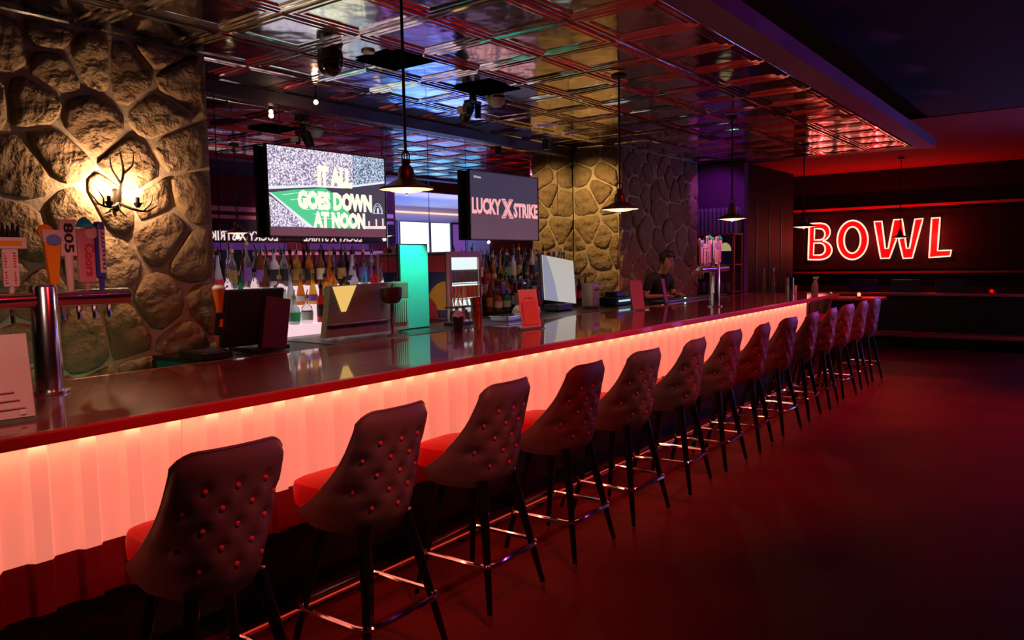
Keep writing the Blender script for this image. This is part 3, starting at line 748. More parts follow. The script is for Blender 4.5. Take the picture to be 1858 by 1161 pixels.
def handle(par, kind, y, x=0):
    z0 = .452; T_ = lambda zz: (x, y, zz)
    def stemmb(): return MB().cone(T_(z0-.01), T_(z0+.03), .012, .008, 10)
    if kind == 'white':
        h = ob('tap_handle', stemmb().box(T_(z0+.105), (.022, .062, .165), bev=.006), m_pink, par)
        ob('crosspiece', MB().box(T_(z0+.21), (.03, .13, .05), bev=.004), m_pink, h)
        ob('orange_band', MB().box((x+.016, y, z0+.21), (.002, .09, .02)), m_orange, h)
        b = MB()
        for k in range(5): b.cone((x, y-.035+.0175*k, z0+.235), (x, y-.04+.02*k, z0+.285+.012*(k % 2)), .011, .006, 6)
        ob('dark_crown', b, m_blackp, h)
        b = MB(); r = random.Random(2)
        for cy_ in (-.022, .014):
            for q in range(12):
                if q != 5: b.box((x+.0115, y+cy_+r.uniform(-.002, .002), z0+.04+.0115*q), (.001, r.uniform(.006, .012), .006))
        ob('worn_print', b, m_redink, h)
    elif kind == 'orange':
        p = [(-.017, 0), (.017, 0), (.038, .235), (-.038, .235)]
        h = ob('tap_handle', MB().prism(p, -.012, .012, frame_px((x, y, z0+.03))).cone(T_(z0-.01), T_(z0+.035), .010, .012, 10), m_orange, par)
        ob('pink_cap', MB().prism([(-.036, 0), (.036, 0), (.040, .055), (-.040, .055)], -.014, .014, frame_px((x, y, z0+.215))), m_pink, h)
        ob('orange_slice', MB().cone((x-.02, y-.018, z0+.262), (x-.005, y-.018, z0+.262), .032, .032, 20), mat('slice_orange', (.9, .18, .01), .4), h)
        ob('oval_emblem', MB().lathe([(0, 0), (.03, 0), (.027, .004), (0, .004)], 20, m=Matrix.Translation((x+.013, y+.005, z0+.225)) @ Matrix.Rotation(PI/2, 4, 'Y') @ Matrix.Diagonal((.85, 1.1, 1, 1))), m_oval, h)
    elif kind == '805':
        h = ob('tap_handle', MB().cone(T_(z0-.01), T_(z0+.16), .013, .019, 14), m_pink, par, True)
        ob('paddle', MB().box(T_(z0+.235), (.02, .068, .165), bev=.004), m_pink, h)
        vtext(h, '805', .042, .135, (x+.0105, y, z0+.235), m_blackink, .03)
    elif kind == 'red':
        h = ob('tap_handle', stemmb().box(T_(z0+.155), (.022, .076, .25), bev=.006), m_cool, par)
        ob('mountain_top', MB().lathe([(.036, 0), (.034, .015), (.022, .035), (.008, .045), (0, .047)], 12, T_(z0+.285)), m_sky, h)
        ob('round_badge', MB().lathe([(0, 0), (.03, 0), (.028, .004), (0, .004)], 18, m=Matrix.Translation((x+.011, y+.024, z0+.26)) @ Matrix.Rotation(PI/2, 4, 'Y')), m_pink, h)
        vtext(h, 'Coors', .045, .15, (x+.0115, y+.012, z0+.135), m_redink, .03)
    elif kind == 'blue':
        h = ob('tap_handle', MB().lathe([(0, 0), (.011, 0), (.013, .05), (.023, .055), (.024, .30), (.020, .31), (0, .31)], 16, T_(z0)), m_blue, par, True)
        ob('white_strip', MB().box((x+.0225, y, z0+.175), (.005, .026, .20), bev=.001), m_pink, h)
        b = MB(); r = random.Random(4)
        for q in range(9): b.box((x+.0255, y+.004, z0+.095+.02*q), (.001, .013, .008)).box((x+.0255, y+r.choice((-.002, .006)), z0+.103+.02*q), (.001, .004, .008))
        ob('worn_print', b, m_blue, h)
    return h
tw = tower('chrome T-shaped beer tower at the camera end of the bar', (-3.71, 1.5, 1.1015), -.42, .37)
for kd, y in (('white', -.125), ('orange', .045), ('805', .115), ('red', .19), ('blue', .255)): handle(tw, kd, y)
tw2 = tower('chrome T-shaped beer tower near the far end of the bar', (-3.32, 8.17, 1.1015), -.42, .34)
for kd, y in (('orange', -.38), ('white', -.30), ('805', -.23), ('red', -.16), ('blue', -.09), ('orange', -.01), ('805', .05), ('red', .12)): handle(tw2, kd, y, -.0)

# ------------------------------------------------------------------ things on the bar
m_acr = mat('clear_acrylic', (.95, .9, .9), .05, trans=.9, ior=1.45)
def menu(label, loc, rz, paper, w_=.22, h_=.31, deco=None):
    t = thing('menu_card', label, 'menu', loc, rz)
    Lq = Matrix.Rotation(math.radians(-10), 4, 'Y')
    ob('acrylic_foot', MB().box((-.0, 0, .003), (.09, w_, .005)), m_acr, t)
    ob('card', MB().box((0, 0, h_/2), (.003, w_-.01, h_-.015), Lq @ Matrix.Translation((0, 0, .008))), paper, t)
    ob('acrylic_back', MB().box((-.005, 0, h_/2), (.003, w_, h_), Lq @ Matrix.Translation((0, 0, .004))), m_acr, t)
    if deco: deco(t, Lq)
    return t
m_pap = mat('cream_paper', (.72, .55, .47), .6, var=(5, (.66, .42, .36), .8)); m_papo = mat('orange_paper', (.95, .42, .26), .6); m_papp = mat('pink_paper', (.85, .42, .44), .6); m_papv = mat('plum_paper', (.30, .07, .16), .6)
def deco0(t, L):
    b = MB()
    for k in range(3): b.box((.0075, .02, .05+.03*k), (.001, .13-.03*k, .004), L)
    ob('print_lines', b, mat('rose_ink', (.5, .18, .16), .6), t); ob('printed_stamp', MB().box((.0075, .075, .035), (.001, .018, .018), L), mat('pale_ink', (.8, .65, .55), .6), t)
def deco1(t, L):
    ob('print_block', MB().box((.0075, 0, .13), (.001, .165, .19), L), mat('red_orange_ink', (.92, .20, .08), .6), t)
    ob('print_arc', MB().tube([(.008, .06*math.cos(PI*k/12), .235+.02*math.sin(PI*k/12)) for k in range(13)], .002, 4).xf(L), m_redink, t)
menu('pale menu card in a clear stand at the camera end of the bar', (-3.10, 1.08, 1.10), math.radians(-6), m_pap, .24, .32, deco0)
menu('orange menu card in a clear stand in the middle of the bar', (-3.56, 5.02, 1.10), math.radians(-10), m_papo, .215, .32, deco1)
menu('pink menu card in a clear stand on the bar near the bartender', (-3.80, 7.31, 1.10), math.radians(-12), m_papp, .20, .32)
menu('narrow plum menu card standing in front of the bartender', (-3.98, 8.35, 1.10), math.radians(12), m_papv, .16, .30)
t = thing('shaker_stack', 'stack of copper-toned shaker tins on the rear edge of the bar', 'shaker tins', (-3.89, 4.74, 1.10))
for k in range(3):
    ob('shaker_tin', MB().lathe([(.0, 0), (.034, 0), (.046, .15), (.0475, .152), (.044, .15), (.03, .006), (0, .006)], 20, (0, 0, .055*k), Matrix.Rotation(math.radians(5), 4, 'X'), caps=False), mat('copper', (.72, .34, .24), .18, 1) if k == 0 else bpy.data.materials['copper'], t, True)
t = thing('plastic_cup', 'black plastic cup holding crumpled lilac napkins beside the shaker tins', 'cup', (-3.91, 4.52, 1.10))
ob('cup', MB().lathe([(0, 0), (.036, 0), (.047, .125), (.049, .127), (.045, .122), (.033, .006), (0, .006)], 20, caps=False), mat('smoke_plastic', (.03, .015, .018), .15), t, True)
b = MB(); bmesh.ops.create_icosphere(b.bm, subdivisions=3, radius=.042, matrix=Matrix.Translation((0, 0, .125)))
for v in b.bm.verts: v.co += .016*noise.noise_vector(v.co*45)
ob('napkin', b, mat('lilac_tissue', (.62, .45, .66), .8), t)
# far end of the bar
for k, (xq, yq) in enumerate(((-3.78, 11.12), (-3.66, 11.16))):
    q = thing('slim_bottle', 'slim dark cruet bottle near the bar end, %s' % ('the one nearer the shelving' if k == 0 else 'the one farther from the shelving'), 'bottle', (xq, yq, 1.10), 0, 'slim bottles at the end of the bar')
    ob('glass', MB().lathe([(0, 0), (.032, 0), (.034, .14), (.014, .24), (.012, .32), (0, .325)], 14), mat('dark_oil_glass', (.10, .05, .05), .06, coat=.8) if k == 0 else bpy.data.materials['dark_oil_glass'], q, True)
    ob('pourer', MB().cone((0, 0, .32), (.012, 0, .375), .008, .004, 8), m_chrome, q, True)
t = thing('caddy', 'chrome straw caddy on the far end of the bar', 'caddy', (-3.33, 10.85, 1.10))
ob('canister', MB().lathe([(0, 0), (.06, 0), (.06, .24), (.055, .24), (.055, .01), (0, .01)], 20, caps=False), m_chrome, t, True)
b = MB()
for k in range(7): a = k*.9; b.cone((.02*math.cos(a), .02*math.sin(a), .02), (.04*math.cos(a), .04*math.sin(a), .33), .004, .004, 6)
ob('straws', b, m_blackp, t)
t = thing('napkin_stack', 'stack of pink napkins beside the chrome caddy', 'napkins', (-3.42, 11.22, 1.10))
for k in range(5): ob('napkin', MB().box((rnd.uniform(-.004, .004), rnd.uniform(-.004, .004), .012+.024*k), (.13, .13, .022), Matrix.Rotation(rnd.uniform(-.08, .08), 4, 'Z'), bev=.004), m_papp, t)
t = thing('spray_bottle', 'clear spray bottle with pale trigger at the far bar corner', 'spray bottle', (-3.12, 11.3, 1.10))
ob('bottle', MB().lathe([(0, 0), (.045, 0), (.047, .12), (.03, .16), (.015, .18), (.015, .2), (0, .2)], 16), mat('cloudy_plastic', (.6, .35, .32), .3, trans=.4), t, True)
ob('trigger_head', MB().box((0.01, 0, .225), (.07, .022, .03), bev=.006).box((.045, 0, .235), (.02, .014, .014)).box((.028, 0, .195), (.012, .012, .05), bev=.003), m_white, t)

# ------------------------------------------------------------------ behind the bar
bc = struct('wall_counter', MB().box((-5.36, 6.1, .53), (.64, 5.76, 1.06), bev=.006), m_blackp)
bc.name = 'back_counter'; bc['kind'] = 'thing'; tag(bc, 'black back counter under the mirror wall', 'counter')
ws = thing('work_shelf', 'low stainless work shelf behind the bar under the tills', 'shelf', (-4.42, 5.2, 0))
ob('shelf_top', MB().box((0, .16, 1.082), (.62, 5.68, .026), bev=.004), m_blackp, ws); ob('drainboard', MB().box((0, -.6, 1.097), (.60, 2.2, .006), bev=.002), m_dsteel, ws); ob('shelf_front', MB().box((-.25, .1, .535), (.06, 5.6, 1.07)), m_black, ws)
# liquor steps
m_step = emi('lit_step', (1, .68, .72), .95)
def steps(label, ya, yb, lev, glow):
    t = thing('liquor_display', label, 'bottle display', (-5.40, (ya+yb)/2, 1.06))
    for k, (xa, xb, z) in enumerate(lev): ob('display_step', MB().box(((xa+xb)/2+5.40, 0, (z-1.06)/2), (xb-xa, yb-ya, z-1.06), bev=.004), m_step if glow else m_blackp, t)
levL = [(-5.64, -5.50, 1.46), (-5.495, -5.37, 1.30), (-5.365, -5.23, 1.15)]
levR = [(-5.64, -5.48, 1.42), (-5.475, -5.32, 1.24), (-5.315, -5.16, 1.10)]
steps('glowing white stepped liquor display beside the near stone pier', 3.24, 5.28, levL, True)
steps('dark stepped liquor display between the drinks cooler and far pier', 6.50, 8.70, levR, False)
BT = {'tall': [(0, 0), (.036, 0), (.037, .01), (.037, .18), (.032, .205), (.015, .235), (.0135, .30), (.015, .302), (0, .303)],
      'round': [(0, 0), (.040, 0), (.048, .03), (.05, .09), (.042, .14), (.016, .165), (.014, .22), (.016, .222), (0, .223)],
      'slim': [(0, 0), (.030, 0), (.031, .20), (.026, .24), (.012, .27), (.011, .36), (.013, .362), (0, .363)],
      'square': [(0, 0), (.042, 0), (.043, .15), (.036, .175), (.014, .19), (.0135, .24), (.015, .242), (0, .243)],
      'cone': [(0, 0), (.044, 0), (.046, .015), (.040, .07), (.020, .17), (.0135, .21), (.0125, .28), (.014, .282), (0, .283)]}
BM = {}
for k, pr in BT.items():
    n = 4 if k == 'square' else 16
    m = MB().lathe(pr, n, m=Matrix.Rotation(PI/4, 4, 'Z') @ Matrix.Diagonal((1.25, 1.25, 1, 1)) if k == 'square' else None).mesh('glass_'+k, True); m.materials.append(None); BM[k] = m
    r = pr[2][0]+.0012 if k != 'square' else .043
    za, zb = {'tall': (.05, .15), 'round': (.03, .10), 'slim': (.06, .17), 'square': (.03, .13), 'cone': (.03, .08)}[k]
    rr = {'tall': (.0385, .0385), 'round': (.0495, .0525), 'slim': (.032, .0325), 'square': (.0545, .0545), 'cone': (.0472, .0410)}[k]
    lm = MB().lathe([(rr[0], za), (rr[1], zb)], n, m=Matrix.Rotation(PI/4, 4, 'Z') if k == 'square' else None, caps=False).mesh('label_'+k, True); lm.materials.append(None); BM[k+'l'] = lm
    h = pr[-1][1]; rn = pr[-2][0]
    cm = MB().lathe([(rn+.003, h-.012), (rn+.004, h+.018), (0, h+.02)], 12).cone((0, 0, h+.015), (.014, 0, h+.065), .006, .0035, 8).mesh('cap_'+k, True); cm.materials.append(None); BM[k+'c'] = cm
G = {'clear': mat('clear_glass', (.92, .94, .96), .03, trans=.92, ior=1.4), 'blue': mat('blue_glass', (.10, .55, .9), .05, trans=.6), 'green': mat('green_glass', (.03, .35, .10), .06, trans=.5), 'amber': mat('amber_glass', (.75, .22, .02), .06, trans=.6),
     'red': mat('ruby_glass', (.6, .03, .02), .06, trans=.5), 'brown': mat('brown_glass', (.20, .06, .02), .08, trans=.3), 'black': mat('black_glass', (.02, .015, .02), .08), 'pale': mat('frosted_glass', (.75, .72, .80), .35, trans=.4), 'gold': mat('golden_glass', (.8, .42, .05), .05, trans=.7)}
LB = {'white': mat('white_label', (.8, .78, .74), .6), 'cream': mat('cream_label', (.7, .6, .42), .6), 'red': mat('red_label', (.6, .04, .05), .6), 'black': mat('black_label', (.03, .03, .03), .5), 'gold': mat('gold_label', (.7, .48, .15), .35, .6), 'violet': mat('violet_label', (.28, .12, .5), .6), 'green': mat('green_label', (.05, .3, .12), .6)}
CP = {'black': m_blackp, 'silver': m_chrome, 'gold': LB['gold'], 'red': LB['red']}
def setm(o, m): o.material_slots[0].link = 'OBJECT'; o.material_slots[0].material = m
def bottle(kind, g, l, c, loc, label, group):
    o = bpy.data.objects.new('liquor_bottle', BM[kind]); COL.objects.link(o); o.location = loc; o.rotation_euler = (0, 0, rnd.uniform(-.6, .6) if kind != 'square' else rnd.uniform(-.1, .1)); setm(o, G[g]); tag(o, label, 'bottle', group)
    for nm, key, m in (('label', 'l', LB[l]), ('pourer', 'c', CP[c])):
        q = bpy.data.objects.new(nm, BM[kind+key]); COL.objects.link(q); q.parent = o; setm(q, m)
SH = {'tall': 'tall', 'round': 'round', 'slim': 'slim', 'square': 'square', 'cone': 'cone-shaped'}
def row(side, rowname, x, z, ya, yb, n, kinds, cols, grp):
    for k in range(n):
        kd = rnd.choice(kinds); g = cols[k % len(cols)] if isinstance(cols, list) else rnd.choice(cols); l = rnd.choice(list(LB)); c = rnd.choice(('black', 'silver', 'silver', 'gold'))
        yy = ya+(yb-ya)*k/(n-1)+rnd.uniform(-.012, .012)
        bottle(kd, g, l, c, (x+rnd.uniform(-.012, .012), yy, z+.001), '%s %s bottle, %s label, %s from the %s on the %s step' % (SH[kd], g, l, ORD[k], side, rowname), grp)
row('near pier', 'top lit', -5.575, 1.461, 3.30, 5.2, 16, ['cone', 'tall', 'tall', 'slim'], ['clear', 'clear', 'pale', 'clear', 'clear', 'brown', 'pale', 'clear', 'gold', 'amber', 'brown', 'amber', 'black', 'pale', 'brown', 'clear'], 'bottles on the lit steps')
row('near pier', 'middle lit', -5.435, 1.301, 3.30, 5.2, 17, ['tall', 'cone', 'slim', 'square'], ['pale', 'blue', 'clear', 'green', 'clear', 'brown', 'clear', 'pale', 'amber', 'gold', 'amber', 'amber', 'black', 'pale', 'blue', 'red', 'clear'], 'bottles on the lit steps')
row('near pier', 'lowest lit', -5.30, 1.151, 3.31, 5.2, 14, ['round', 'square', 'tall', 'cone'], ['amber', 'blue', 'green', 'clear', 'pale', 'pale', 'clear', 'red', 'green', 'pale', 'gold', 'amber', 'pale', 'red'], 'bottles on the lit steps')
row('drinks cooler', 'top dark', -5.56, 1.421, 6.58, 8.6, 17, ['tall', 'tall', 'slim', 'cone'], ['brown', 'amber', 'clear', 'brown', 'amber', 'gold', 'black', 'pale', 'brown', 'black', 'pale', 'clear', 'brown', 'amber', 'black', 'pale', 'brown'], 'bottles on the dark steps')
row('drinks cooler', 'middle dark', -5.40, 1.241, 6.58, 8.6, 16, ['tall', 'cone', 'square', 'round'], ['brown', 'red', 'amber', 'brown', 'gold', 'black', 'clear', 'brown', 'black', 'amber', 'black', 'clear', 'black', 'pale', 'brown', 'clear'], 'bottles on the dark steps')
row('drinks cooler', 'lowest dark', -5.24, 1.101, 6.60, 8.6, 14, ['tall', 'square', 'round'], ['brown', 'amber', 'green', 'black', 'brown', 'pale', 'red', 'black', 'brown', 'clear', 'black', 'pale', 'black', 'brown'], 'bottles on the dark steps')
# till by the near pier
t = thing('till', 'black till screen seen from behind with a dark red stand, beside the near pier', 'till', (-4.34, 2.89, 1.097))
tl = Matrix.Rotation(math.radians(14), 4, 'Y')
ob('monitor', MB().box((.03, .04, .24), (.035, .42, .37), tl, bev=.008), m_blackp, t)
ob('stand', MB().box((.12, .15, .205), (.05, .19, .33), Matrix.Rotation(math.radians(-9), 4, 'X'), bev=.006), m_redp, t)
ob('base', MB().box((.02, .13, .018), (.24, .30, .03), bev=.006), m_blackp, t)
ob('card_reader', MB().box((.05, -.20, .22), (.03, .05, .14), tl, bev=.006), m_blackp, t); ob('orange_sticker', MB().box((.068, -.202, .23), (.002, .022, .05), tl), m_orange, t)
t = thing('keyboard_printer', 'flat black slip printer with steel strips before the till', 'printer', (-4.27, 2.63, 1.098))
ob('casing', MB().box((0, -.02, .022), (.26, .20, .044), bev=.006), m_blackp, t)
for k in range(3): ob('steel_strip', MB().box((.08-.06*k, -.02+.01*k, .0455), (.02, .13, .003)), m_steel, t)
t = thing('carafe', 'orange juice carafe behind the till, against the near pier', 'carafe', (-4.75, 3.02, 1.10))
ob('glass', MB().lathe([(0, 0), (.03, 0), (.035, .02), (.022, .25), (.045, .39), (.043, .39), (.02, .25), (0, .02)], 16, caps=False), mat('orange_juice', (.95, .18, .03), .25, emit=(.9, .1, .01), es=.0), t, True)
ob('stopper', MB().lathe([(.044, .385), (.046, .40), (.03, .42), (0, .42)], 16), m_white, t, True)
# steel hood with its stool reflection and teal-lit panel
t = thing('steel_hood', 'grey stainless hood with a yellow reflection triangle, on the work shelf', 'equipment', (-4.36, 4.02, 1.10))
ob('body', MB().prism([(-.42, .02), (.42, .02), (.42, .40), (-.36, .39)], -.06, .0, frame_px((0, 0, 0))), m_hood, t)
ob('reflection_triangle', MB().prism([(-.345, .385), (-.12, .388), (-.23, .20), (-.27, .20)], .001, .006, frame_px((0, 0, 0))), emi('yellow_reflection', (1, .62, .16), .85), t)  # sconce light reflected in the hood, built as a glowing patch
ob('ledge', MB().box((.03, -.10, .115), (.05, .62, .012), bev=.003), m_steel, t)
ob('brown_header', MB().box((.006, .33, .33), (.012, .17, .12), bev=.003), mat('tan_panel', (.22, .15, .10), .5), t)
pn_ = ob('green_panel', MB().box((.006, .33, .17), (.012, .15, .19), bev=.003), mat('pale_green_panel', (.25, .5, .38), .35), t)
for k in range(6): ob('rib', MB().box((.014, .27+.024*k, .17), (.006, .008, .18), bev=.002), bpy.data.materials['pale_green_panel'], pn_)
t = thing('stool_reflection', 'dark domed cap on a chrome post, standing for a stool reflected in the hood', 'lamp', (-4.24, 4.14, 1.10))  # a stool's reflection in the hood, built as solid cap and post
ob('cap', MB().lathe([(0, .24), (.05, .245), (.075, .275), (.08, .32), (.082, .36), (.075, .365), (0, .365)], 24), mat('brown_stool_reflection', (.06, .025, .03), .45), t, True)
ob('post', MB().cone((0, 0, .02), (0, 0, .25), .014, .014, 12), m_chrome, t, True); ob('foot', MB().lathe([(0, 0), (.05, 0), (.05, .012), (0, .02)], 18), m_chrome, t, True)
t = thing('ice_machine', 'tall teal-lit steel cabinet panel beside the steel hood', 'cabinet', (-4.52, 4.62, 1.10))
ob('body', MB().box((.045, 0, .35), (.03, .345, .70), bev=.006), m_blackp, t)
ob('front_panel', MB().box((.064, 0, .35), (.008, .325, .68), bev=.002), mat('teal_reflection_steel', (.10, .72, .55), .3, .35), t)  # cyan light reflected by the steel, put into its base colour
t = thing('fruit_caddy', 'clear garnish caddy of cut fruit with straws standing in it', 'caddy', (-4.40, 5.12, 1.10))
for k in range(3):
    c_ = ob('jar', MB().lathe([(0, 0), (.042, 0), (.046, .12), (.044, .12), (.040, .006), (0, .006)], 16, (0, -.09+.09*k, .03), caps=False), m_acr, t, True)
    b = MB()
    for q in range(9): b.ball((rnd.uniform(-.024, .024), -.09+.09*k+rnd.uniform(-.024, .024), .05+.07*q/9), .015, u=8, v=6)
    ob('fruit', b, mat('lemon_fruit', (.75, .55, .08), .4) if k == 1 else mat('lime_fruit', (.30, .5, .08), .4), c_)
ob('tray', MB().box((0, 0, .012), (.13, .30, .024), bev=.005), m_blackp, t); ob('rim', MB().box((0, 0, .155), (.11, .29, .012), bev=.004), m_blackp, t)
b = MB()
for q in range(12): b.cone((rnd.uniform(-.03, .03), -.12+.02*q, .15), (rnd.uniform(-.05, .05), -.13+.022*q, .32+rnd.uniform(-.04, .02)), .004, .004, 6)
ob('straws', b, mat('pale_straw', (.75, .42, .32), .4), t)
# drinks cooler
t = thing('drinks_cooler', 'small glass-door drinks cooler with navy and yellow side on the back counter', 'fridge', (-5.40, 6.12, 1.06))
m_navy = mat('navy_print', (.015, .02, .10), .35)
ob('cabinet', MB().box((-.02, 0, .345), (.44, .50, .69), bev=.008), mat('rose_cabinet', (.62, .30, .34), .4), t)
sd = ob('printed_side', MB().box((-.02, -.253, .345), (.40, .006, .66)), m_navy, t)
F = frame_ny((-.02, -.257, 0))
ob('red_band', MB().box((0, .57, .001), (.40, .17, .004)).xf(F), mat('red_print', (.45, .03, .05), .4), sd)
sun = [(.2, .10)]+[(.2-.26*math.cos(math.radians(a)), .13+.26*math.sin(math.radians(a))) for a in range(90, -1, -9)]+[(-.06, .10)]
ob('yellow_disc', MB().prism(sun, 0, .004, F), mat('yellow_print', (.85, .45, .02), .4), sd)
ob('red_emblem', MB().prism([(-.19, .02), (.1, .02), (.06, .16), (-.05, .25), (-.12, .2)], .004, .007, F), mat('scarlet_print', (.6, .03, .04), .4), sd)
d = ob('door_frame', MB().box((.215, .235, .345), (.03, .035, .69), bev=.004).box((.215, -.235, .345), (.03, .035, .69), bev=.004).box((.215, 0, .66), (.03, .45, .06), bev=.004).box((.215, 0, .03), (.03, .45, .06), bev=.004), mat('rose_door', (.72, .34, .38), .35), t)
ob('lit_interior', MB().box((.202, 0, .345), (.004, .43, .57)), emi('cooler_light', (.85, 1, .97), .95), t)
for z in (.20, .36, .50): ob('wire_shelf', MB().box((.208, 0, z), (.008, .43, .008)), m_steel, t)
for z, c0, nm in ((.214, (.75, .25, .18), 'peach'), (.374, (.35, .42, .62), 'slate')):
    for k in range(7): ob('can', MB().lathe([(0, 0), (.024, 0), (.026, .01), (.026, .11), (.02, .125), (0, .125)], 10, (.212, -.18+.06*k, z), Matrix.Identity(4)), mat(nm+'_can', c0, .4) if k == 0 else bpy.data.materials[nm+'_can'], t, True)
ob('door_handle', MB().box((.236, .215, .36), (.012, .014, .3), bev=.004), m_chrome, t)
# second till, towel, tray, jug, printer
t = thing('till', 'pale till screen in a black frame on the work shelf before the yellow-lit pier', 'till', (-4.60, 7.02, 1.10))
tl2 = Matrix.Rotation(math.radians(-8), 4, 'Y') @ Matrix.Rotation(math.radians(-7), 4, 'X')
ob('frame', MB().box((-.012, -.02, .335), (.03, .64, .50), tl2, bev=.006), m_blackp, t)
ob('screen', MB().box((.008, .0, .335), (.01, .60, .48), tl2), emi('pale_screen', (.48, .46, .36), .95), t)
pv = [(-.30, -.24), (-.06, -.24), (-.10, -.05), (-.17, .12), (-.24, .24), (-.30, .24)]
ob('grey_swoosh', MB().prism(pv, 0, .003, tl2 @ frame_px((.014, 0, .335))), emi('grey_screen', (.26, .28, .33), .9), t)
ob('foot', MB().box((-.03, 0, .035), (.18, .3, .07), bev=.01), m_blackp, t)
t = thing('receipt_printer', 'white receipt printer with rounded top beside the pale till screen', 'printer', (-4.58, 7.62, 1.10))
ob('casing', MB().box((0, 0, .14), (.16, .17, .28), bev=.03), m_white, t); ob('slot', MB().box((.081, 0, .20), (.004, .12, .015)), m_blackp, t); ob('red_label', MB().box((.081, .01, .22), (.003, .06, .012)), m_redink, t)
t = thing('card_printer', 'low black box with a pale green light strip, on the work shelf end', 'printer', (-4.5, 8.05, 1.10))
ob('casing', MB().box((0, 0, .05), (.22, .38, .10), bev=.008), m_blackp, t); ob('light_strip', MB().box((.111, .02, .055), (.004, .28, .022)), emi('mint_strip', (.45, 1, .75), .8), t); ob('lid', MB().box((-.02, .03, .13), (.16, .22, .06), bev=.01), mat('navy_plastic', (.03, .03, .08), .35), t)
t = thing('bar_towel', 'crumpled white bar towel on the work shelf', 'towel', (-4.52, 6.28, 1.10))
b = MB(); bmesh.ops.create_icosphere(b.bm, subdivisions=4, radius=.12)
for v in b.bm.verts: v.co = Vector((v.co.x*.9, v.co.y*1.5, max(-.005, v.co.z*.75+.03)))+.035*noise.noise_vector(v.co*14)*(1 if v.co.z > -.02 else .1); v.co.z = max(0, v.co.z)
ob('cloth', b, mat('white_cloth', (.78, .74, .66), .9), t, True)
t = thing('steel_tray', 'shallow steel tray beside the crumpled towel', 'tray', (-4.30, 5.75, 1.10))
ob('pan', MB().box((0, 0, .02), (.2, .42, .04), bev=.008), m_steel, t); ob('rim', MB().box((0, 0, .043), (.22, .44, .006), bev=.002), m_chrome, t)
t = thing('cup_stack', 'two stacks of tan paper cups behind the orange menu card', 'cups', (-4.88, 6.75, 1.10))
t.location = (-5.08, 6.9, 1.06)
for q, yy in enumerate((0, .13)):
    for k in range(5): ob('paper_cup', MB().lathe([(.028, 0), (.042, .11), (.044, .113), (.04, .11), (.026, .004), (0, .004)], 14, (0, yy, .028*k), caps=False), mat('tan_paper', (.6, .38, .26), .6) if q+k == 0 else bpy.data.materials['tan_paper'], t)
# service ledge and glass shelves at the far end
t = thing('service_ledge', 'narrow steel ledge behind the bar where the bartender works', 'shelf', (-4.215, 9.6, 0))
ob('ledge_top', MB().box((0, 0, 1.115), (.22, 1.9, .025), bev=.004), m_dsteel, t); ob('ledge_support', MB().box((.03, 0, .55), (.12, 1.8, 1.1)), m_black, t)
rk = thing('glass_shelving', 'dark red metal shelving of glasses by the plum wall', 'shelving', (-4.78, 11.78, 0))
m_rk = mat('oxblood_metal', (.22, .03, .05), .4)
for sx in (-.36, .36):
    for syy in (-.16, .16): ob('post', MB().box((sx, syy, 1.0), (.03, .03, 2.02), bev=.003), m_rk, rk)
for z in (.80, 1.10, 1.52, 1.99): ob('shelf', MB().box((0, 0, z), (.76, .36, .025), bev=.003), m_rk, rk)
m_gl = mat('violet_glint_glass', (.75, .6, .85), .08, trans=.75)
gm = MB().lathe([(.027, 0), (.028, .004), (.030, .40), (.032, .402), (.029, .40), (.025, .006), (0, .006)], 12, caps=False).mesh('glass', True); gm.materials.append(m_gl)
for k in range(11):
    for q in range(2):
        o = bpy.data.objects.new('beer_glass_stack', gm); COL.objects.link(o); o.location = (-5.10+.068*k, 11.70+.12*q, 2.004); tag(o, 'tall glass on the shelving, %s from the pier, %s row' % (ORD[k], 'front' if q == 0 else 'rear'), 'glass', 'tall glasses on top of the shelving')
        o.name = 'tall_glass'
for k in range(6):
    o = bpy.data.objects.new('tumbler', gm); COL.objects.link(o); o.scale = (1, 1, .32); o.location = (-5.02+.1*k, 11.66, 1.114); tag(o, 'short tumbler on the lower shelf, %s from the stone pier' % ORD[k], 'glass', 'tumblers on the lower shelf')
t = thing('arched_sign', 'arched dark sign with pale yellow top on the middle shelf', 'sign', (-4.58, 11.68, 1.533))
ar = [(-.12, 0), (.12, 0)]+[(.12*math.cos(math.radians(a)), .2+.16*math.sin(math.radians(a))) for a in range(0, 181, 15)]
ob('board', MB().prism(ar, -.02, 0, frame_ny((0, 0, 0))), m_navy, t)
ar2 = [(.10*math.cos(math.radians(a)), .2+.13*math.sin(math.radians(a))) for a in range(0, 181, 15)]
ob('yellow_top', MB().prism(ar2, 0, .006, frame_ny((0, 0, 0))), mat('pale_yellow', (.75, .7, .35), .5, emit=(.6, .55, .2), es=.5), t)
